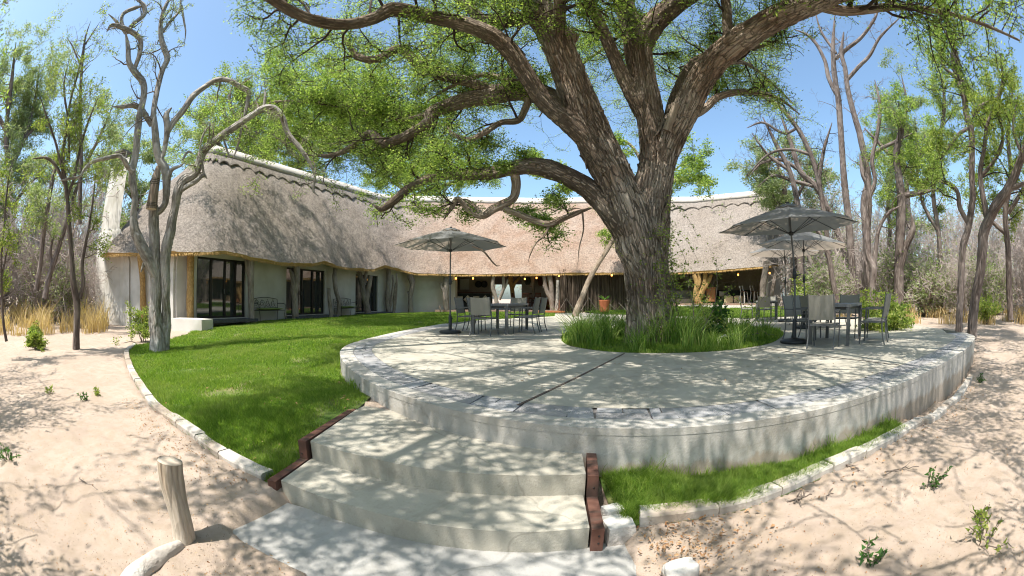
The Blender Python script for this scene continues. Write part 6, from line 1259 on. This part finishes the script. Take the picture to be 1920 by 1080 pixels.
def fan(a0, a1, d0, d1, n, ks, s0=.8, s1=1.25): return [(*polar(a0+(a1-a0)*(k+r.random())/n, r.uniform(d0, d1)), r.choice(ks), r.uniform(s0, s1)) for k in range(n)]
thicket('thicket', 'pale leafless scrub and small trees behind the left sand', fan(-96,-58,19,27,18,[0,1,5,3,4])+fan(-96,-58,16,21,12,[3,4])+fan(-92,-50,28,40,24,[0,1,2,5],1.1,1.6), 'leafC', seed=1)
thicket('thicket', 'grey brown leafless scrub behind the right end of the terrace', fan(37,96,23,31,26,[0,1,3,4,5,2])+fan(42,96,19,24,18,[3,4])+fan(34,92,32,46,34,[0,1,2,5],1.1,1.6), 'leafC', seed=2)
thicket('thicket', 'bushes seen through the open room and over the roof behind the lodge', fan(-32,34,42,50,11,[0,2,1],1.0,1.35), 'leafC', seed=3)
# ---- blades
def blades(n, sampler, zf, h, w, seed, lean=.5, seg=1, m='grass', name='grass', label='', hw_by_D=True, clump=None):
    r = np.random.RandomState(seed); x, y = sampler(r, n); n = len(x); D = np.hypot(x, y)
    H = h*r.uniform(.55, 1.3, n)*np.clip(1+.7*noise(x*2.3, y*2.3), .45, 1.7); W = np.maximum(w, D*.0019 if hw_by_D else 0)*r.uniform(.7, 1.2, n); a = r.uniform(0, 6.283, n); la = r.uniform(0, 6.283, n); ln = H*lean*r.uniform(.2, 1.3, n)
    z = zf(x, y); dx, dy = np.cos(a)*W/2, np.sin(a)*W/2; L0 = []
    K = seg
    rows = []
    for i in range(K+1):
        t = i/K; cx = x+np.cos(la)*ln*t*t; cy = y+np.sin(la)*ln*t*t; cz = z+H*(t-.25*t*t*lean); s = (1-t)**.6 if i < K else 0
        if i < K: rows.append(np.stack([cx-dx*s, cy-dy*s, cz], -1)); rows.append(np.stack([cx+dx*s, cy+dy*s, cz], -1))
        else: rows.append(np.stack([cx, cy, cz], -1))
    V = np.stack(rows, 1); m_ = V.shape[1]; b = np.arange(n)[:, None]*m_; mb = MB(); mb.add(V.reshape(-1, 3), b+np.array([[2*(K-1), 2*(K-1)+1, m_-1]]), 0, False)
    if K > 1:
        f = np.concatenate([b+np.array([[2*i, 2*i+1, 2*i+3, 2*i+2]]) for i in range(K-1)]); mb.f.append((f, 0, False))
    o = mb.build(name, M[m]); o['kind'] = 'stuff'; o['label'] = label; return o
def in_poly(poly, near_w=True, margin=0.0, patch=0.0):
    x0, x1 = min(p[0] for p in poly), max(p[0] for p in poly); y0, y1 = min(p[1] for p in poly), max(p[1] for p in poly)
    ds = [math.hypot(*p) for p in poly]; d0, d1 = max(.8, min(ds)), max(ds); az = [math.atan2(*p) for p in poly]; a0, a1 = min(az), max(az)
    def f(r, n):
        X_, Y_ = [], []; got = 0
        while got < n:
            D = d0*(d1/d0)**r.rand(n*2) if near_w else r.uniform(d0, d1, n*2); A = r.uniform(a0, a1, n*2); x, y = D*np.sin(A), D*np.cos(A); k = pip(x, y, poly)
            if margin: k[k] = pdist(x[k], y[k], poly) > margin*(.4+1.2*r.rand(k.sum()))
            if patch: k &= (fbm(x*1.3, y*1.3, 2, 3)+r.normal(0, .25, len(x))) > patch
            x, y = x[k], y[k]; X_.append(x); Y_.append(y); got += len(x)
        return np.concatenate(X_)[:n], np.concatenate(Y_)[:n]
    return f
blades(260000, in_poly(lawnL, margin=.035, patch=-.85), terr, .052, .005, 1, .7, 1, 'grass', 'grass', 'short green mown grass of the lawn left of the terrace')
blades(42000, in_poly(lawnR, margin=.04, patch=-.45), terr, .075, .0045, 2, .7, 2, 'grass', 'grass', 'lush green grass strip at the foot of the terrace wall')
blades(30000, in_poly(lawnB), terr, .06, .006, 3, .7, 1, 'grass', 'grass', 'green grass of the far lawn before the lounge')
blades(26000, in_poly(bed), lambda x, y: TZ+0*x, .09, .006, 4, .7, 1, 'grass', 'grass', 'short grass covering the tree bed')
def wall_fringe(r, n):
    k = r.randint(0, len(front)-1, n*3); t = r.rand(n*3); F_ = np.array(front); O = np.array(offset(front, -.04)); p = O[k]+(O[np.minimum(k+1, len(front)-1)]-O[k])*t[:, None]; q = r.normal(0, .03, p.shape); p = p+q
    ok = (pip(p[:,0], p[:,1], lawnR) & (p[:,0] < 6.5) & (noise(p[:,0]*5, p[:,1]*5) > .0)) | (pip(p[:,0], p[:,1], lawnL) & (noise(p[:,0]*3, p[:,1]*3) > .35)); return p[ok][:n,0], p[ok][:n,1]
blades(1500, wall_fringe, terr, .15, .005, 5, .6, 3, 'grass', 'grass', 'taller tufts of grass against the terrace wall')
def tufts(cent, rad, per):
    def f(r, n):
        c = np.array(cent); k = np.repeat(np.arange(len(c)), per); rr_ = rad*np.sqrt(r.rand(len(k))); a = r.rand(len(k))*6.283; return c[k,0]+rr_*np.cos(a), c[k,1]+rr_*np.sin(a)
    return f
g = random.Random(9); cent = []
while len(cent) < 105:
    x, y = g.uniform(1.1, 5.6), g.uniform(6.5, 10.5)
    if pip(np.array([x]), np.array([y]), bed)[0] and math.hypot(x-2.9, y-8.6) > .62 and pdist(np.array([x]), np.array([y]), bed)[0] > .12 and (x < 5.0 or g.random() < .3): cent.append((x, y))
blades(0, tufts(cent, .13, 40), lambda x, y: TZ+0*x,   .58, .008, 6, .7, 4, 'tallgrass', 'tall_grass', 'tall arching grass tufts round the foot of the big tree', hw_by_D=True)
cent2 = [(x, y) for x, y in cent if g.random() < .3]
blades(0, tufts(cent2, .06, 10), lambda x, y: TZ+0*x, .75, .009, 7, .6, 4, 'tallgrass', 'tall_grass', 'longest grass stalks rising above the bed in front of the big trunk')
# dry golden grass
cent = [polar(g.uniform(-78,-57), g.uniform(14.5, 24)) for _ in range(34)]
blades(0, tufts(cent, .40, 75), terr, .75, .012, 8, .6, 3, 'drygrass', 'dry_grass', 'golden dry grass clumps behind the left sand')
cent = [polar(g.uniform(44,85), g.uniform(17, 30)) for _ in range(70)]
blades(0, tufts(cent, .45, 60), terr, .5, .014, 9, .6, 3, 'drygrass', 'dry_grass', 'dry straw coloured grass under the scrub on the right')
# ---- shrubs one can point at
CS = dict(crook=.3, up=.35, nch=[4,4,3], flat=1.0, lenf=.55, seg=[3,3,3], rmin=.003, leafs=2, lift=.2)
def shrub(label, p, H, seed, leafm='leafB', n=7, lw=(.06,.03), per=3, sp=.04, L=None, name='shrub', twm='twig2', lvl=2, C=CS):
    t = thing(name, label, 'shrub' if H > .3 else 'plant', p); gg = random.Random(seed); w_ = MB(); L_ = Leaves()
    for k in range(n):
        d = Vector((gg.gauss(0,.55), gg.gauss(0,.55), 1)); grow(w_, L_, gg, Vector((gg.gauss(0,H*.08), gg.gauss(0,H*.08), -.02)), d, H*gg.uniform(.6,1.0), .012*H+.003, lvl, C)
    w_.build('stems', M[twm], t); L_.build('leaves', M[leafm], t, per, sp, lw[0], lw[1], seed, kind='stuff'); return t
def G(x, y, z): q = gnd(x, y, z); q.z = float(terr(q.x, q.y)); return q
shrub('bright green leafy shrub behind the near right dining set', G(1648,625,.42), 1.05, 1, n=9, lw=(.12,.05), per=3, sp=.07)
shrub('low yellow green shrub right of the bright leafy one', G(1672,618,.45), .9, 2, n=9, lw=(.10,.05), sp=.06)
shrub('yellowish shrub at the foot of the right trunk pair', G(1850,608,.35), 1.0, 3, n=9, lw=(.08,.04), sp=.06)
shrub('green shrub beside the dark trunk behind the hidden umbrella pole', (15.2,16.9,.5), 1.7, 4, n=11, lw=(.14,.07), sp=.1)
shrub('small yellow leaved bush at the foot of the twisted grey tree', G(266,640,.2), .85, 5, n=9, lw=(.06,.03))
shrub('little green weed on the sand left of the kerb, with dark leaves', G(68,665,.05), .42, 6, n=10, lw=(.07,.03))
shrub('tall dark leafed sapling among the grass right of the big trunk', (4.15,7.6,TZ), .75, 7, 'leafD', n=3, lw=(.09,.05), per=2, sp=.05)
shrub('leafy sprig hanging beside the right edge of the big trunk', (3.75,8.1,TZ), 1.5, 8, 'leafB', n=4, lw=(.05,.03), per=2, sp=.05)
for k, (x, y, H, lb) in enumerate(((160,762,.16,'dark leaved seedling lying on the left sand, larger of the middle pair'),(180,752,.16,'upright seedling beside the dark leaved one on the left sand'),(20,880,.2,'little plant with a purple tip at the left border'),(93,748,.12,'thin seedling near the upper left of the sand'),
        (1742,932,.2,'forked green seedling on the right sand'),(1832,1030,.26,'sprawling bright green weed in the lower right corner'),(1630,1068,.16,'round leaved seedling at the bottom edge of the photo'),(1830,988,.10,'tiny green sprout above the sprawling weed'),(1838,712,.15,'tiny weed on the sand below the right end of the wall'))):
    shrub(lb, G(x, y, .02), H, 20+k, 'leafB' if k % 2 else 'leafD', n=4+k % 3, lw=(.035,.02), per=1, sp=.012, name='seedling', lvl=1, C=dict(CS, leafs=2, nch=[3]))
# ---- litter
def litter(n, sampler, l, m, seed, name, label):
    r = np.random.RandomState(seed); x, y = sampler(r, n); n = len(x); z = (TZ if name == 'terrace_leaves' else terr(x, y))+.012+r.rand(n)*.015; L_ = l*r.uniform(.5,1.5,n); a = r.rand(n)*6.283; ti = r.normal(0,.35,n); t2 = r.normal(0,.35,n)
    ax_ = np.stack([np.cos(a), np.sin(a), ti], -1); bx = np.stack([-np.sin(a), np.cos(a), t2], -1); P = np.stack([x,y,z], -1); q = [P-ax_*L_[:,None]*.5, P+bx*L_[:,None]*.22+[0,0,.006], P+ax_*L_[:,None]*.5, P-bx*L_[:,None]*.22+[0,0,.004]]
    o = MB().add(np.stack(q,1).reshape(-1,3), np.arange(n*4).reshape(-1,4), 0, False).build(name, M[m]); o['kind'] = 'stuff'; o['label'] = label
def around(pts, s):
    def f(r, n): c = np.array(pts); k = r.randint(0, len(c), n); p = c[k]+r.normal(0, s, (n,2)); ok = ~(pip(p[:,0],p[:,1],poly_terr)|pip(p[:,0],p[:,1],slab_poly)|pip(p[:,0],p[:,1],stepP2+[(.5,2.9),(-1.6,3)])); return p[ok,0], p[ok,1]
    return f
litter(520, around([(x-.2, y-.15) for x, y in kerbL if y < 3.6], .12), .02, 'leafdry', 1, 'leaf_litter', 'brown dry leaves gathered along the left kerb')
litter(420, around([(.85,1.85),(.9,1.9),(1.0,1.7),(.8,2.0),(1.2,1.85)], .12), .022, 'leafdry', 2, 'leaf_litter', 'brown dry leaves beside the right end of the steps')
litter(260, around([(-1.40,1.12),(-1.5,.98),(-1.3,1.0)], .08), .02, 'leafdry', 3, 'leaf_litter', 'brown dry leaves round the foot of the leaning post')
litter(260, around([p for p in kerbR], .18), .035, 'leafdry', 4, 'leaf_litter', 'dry leaves scattered in the grass strip')
def sandy(a0, a1, d0, d1):
    def f(r, n): D = d0*(d1/d0)**r.rand(n); A = R(1)*r.uniform(a0, a1, n); x, y = D*np.sin(A), D*np.cos(A); ok = ~(pip(x,y,poly_terr)|pip(x,y,lawnL)|pip(x,y,lawnR)|pip(x,y,lawnB)|pip(x,y,slab_poly)|pip(x,y,stepP2+[(.5,2.9),(-1.6,3)])); return x[ok], y[ok]
    return f
litter(7000, sandy(-100, 110, 1.0, 14), .015, 'leafdry', 5, 'sand_litter', 'scattered bits of bark and small leaves on the sand')
litter(12000, sandy(-100, 110, .9, 12), .009, 'barkbits', 8, 'sand_litter', 'dark crumbs of bark and twig lying on the sand')
litter(420, lambda r, n: in_poly(lawnL)(r, n), .04, 'leafdry', 6, 'leaf_litter', 'few tan leaves fallen on the lawn')
litter(70, lambda r, n: (lambda x, y: (x[pip(x, y, fieldp) & ~pip(x, y, bed)], y[pip(x, y, fieldp) & ~pip(x, y, bed)]))(*in_poly(poly_terr)(r, n)), .035, 'leafdry', 7, 'terrace_leaves', 'few dry leaves lying on the terrace')
for k, (x, y, lb, l) in enumerate(((165,925,'thin forked twig lying on the left sand',.30),(1590,890,'dark bundle of broken twigs by the right kerb',.26),(1495,950,'small pile of dark twigs on the right sand',.22),(1545,940,'single straight twig on the right sand',.2),(1690,900,'curved twig on the right sand below the grass strip',.3))):
    q = G(x, y, .03); t = thing('fallen_twig', lb, 'twig', q); gg = random.Random(k+50); mb = MB()
    for _ in range(3 if 'bundle' in lb or 'pile' in lb else 1):
        a_ = gg.random()*6.28; d = Vector((math.cos(a_), math.sin(a_), .04)); p_ = Vector((gg.gauss(0,.02), gg.gauss(0,.02), .012)); pts = [p_-d*l*.5+Vector((gg.gauss(0,.012),gg.gauss(0,.012),0))+d*l*i/6+Vector((0,0,.006*gg.random())) for i in range(7)]; pts = [Vector((p.x+gg.gauss(0,.006), p.y+gg.gauss(0,.006), max(.008,p.z))) for p in pts]
        mb.rope(pts, [.007*(1-.08*i) for i in range(7)], 5); j = pts[3]; mb.rope([j, j+Vector((math.cos(a_+.6)*l*.3, math.sin(a_+.6)*l*.3, .02))], [.004,.002], 4)
    mb.build('stem', M['twig2'], t)
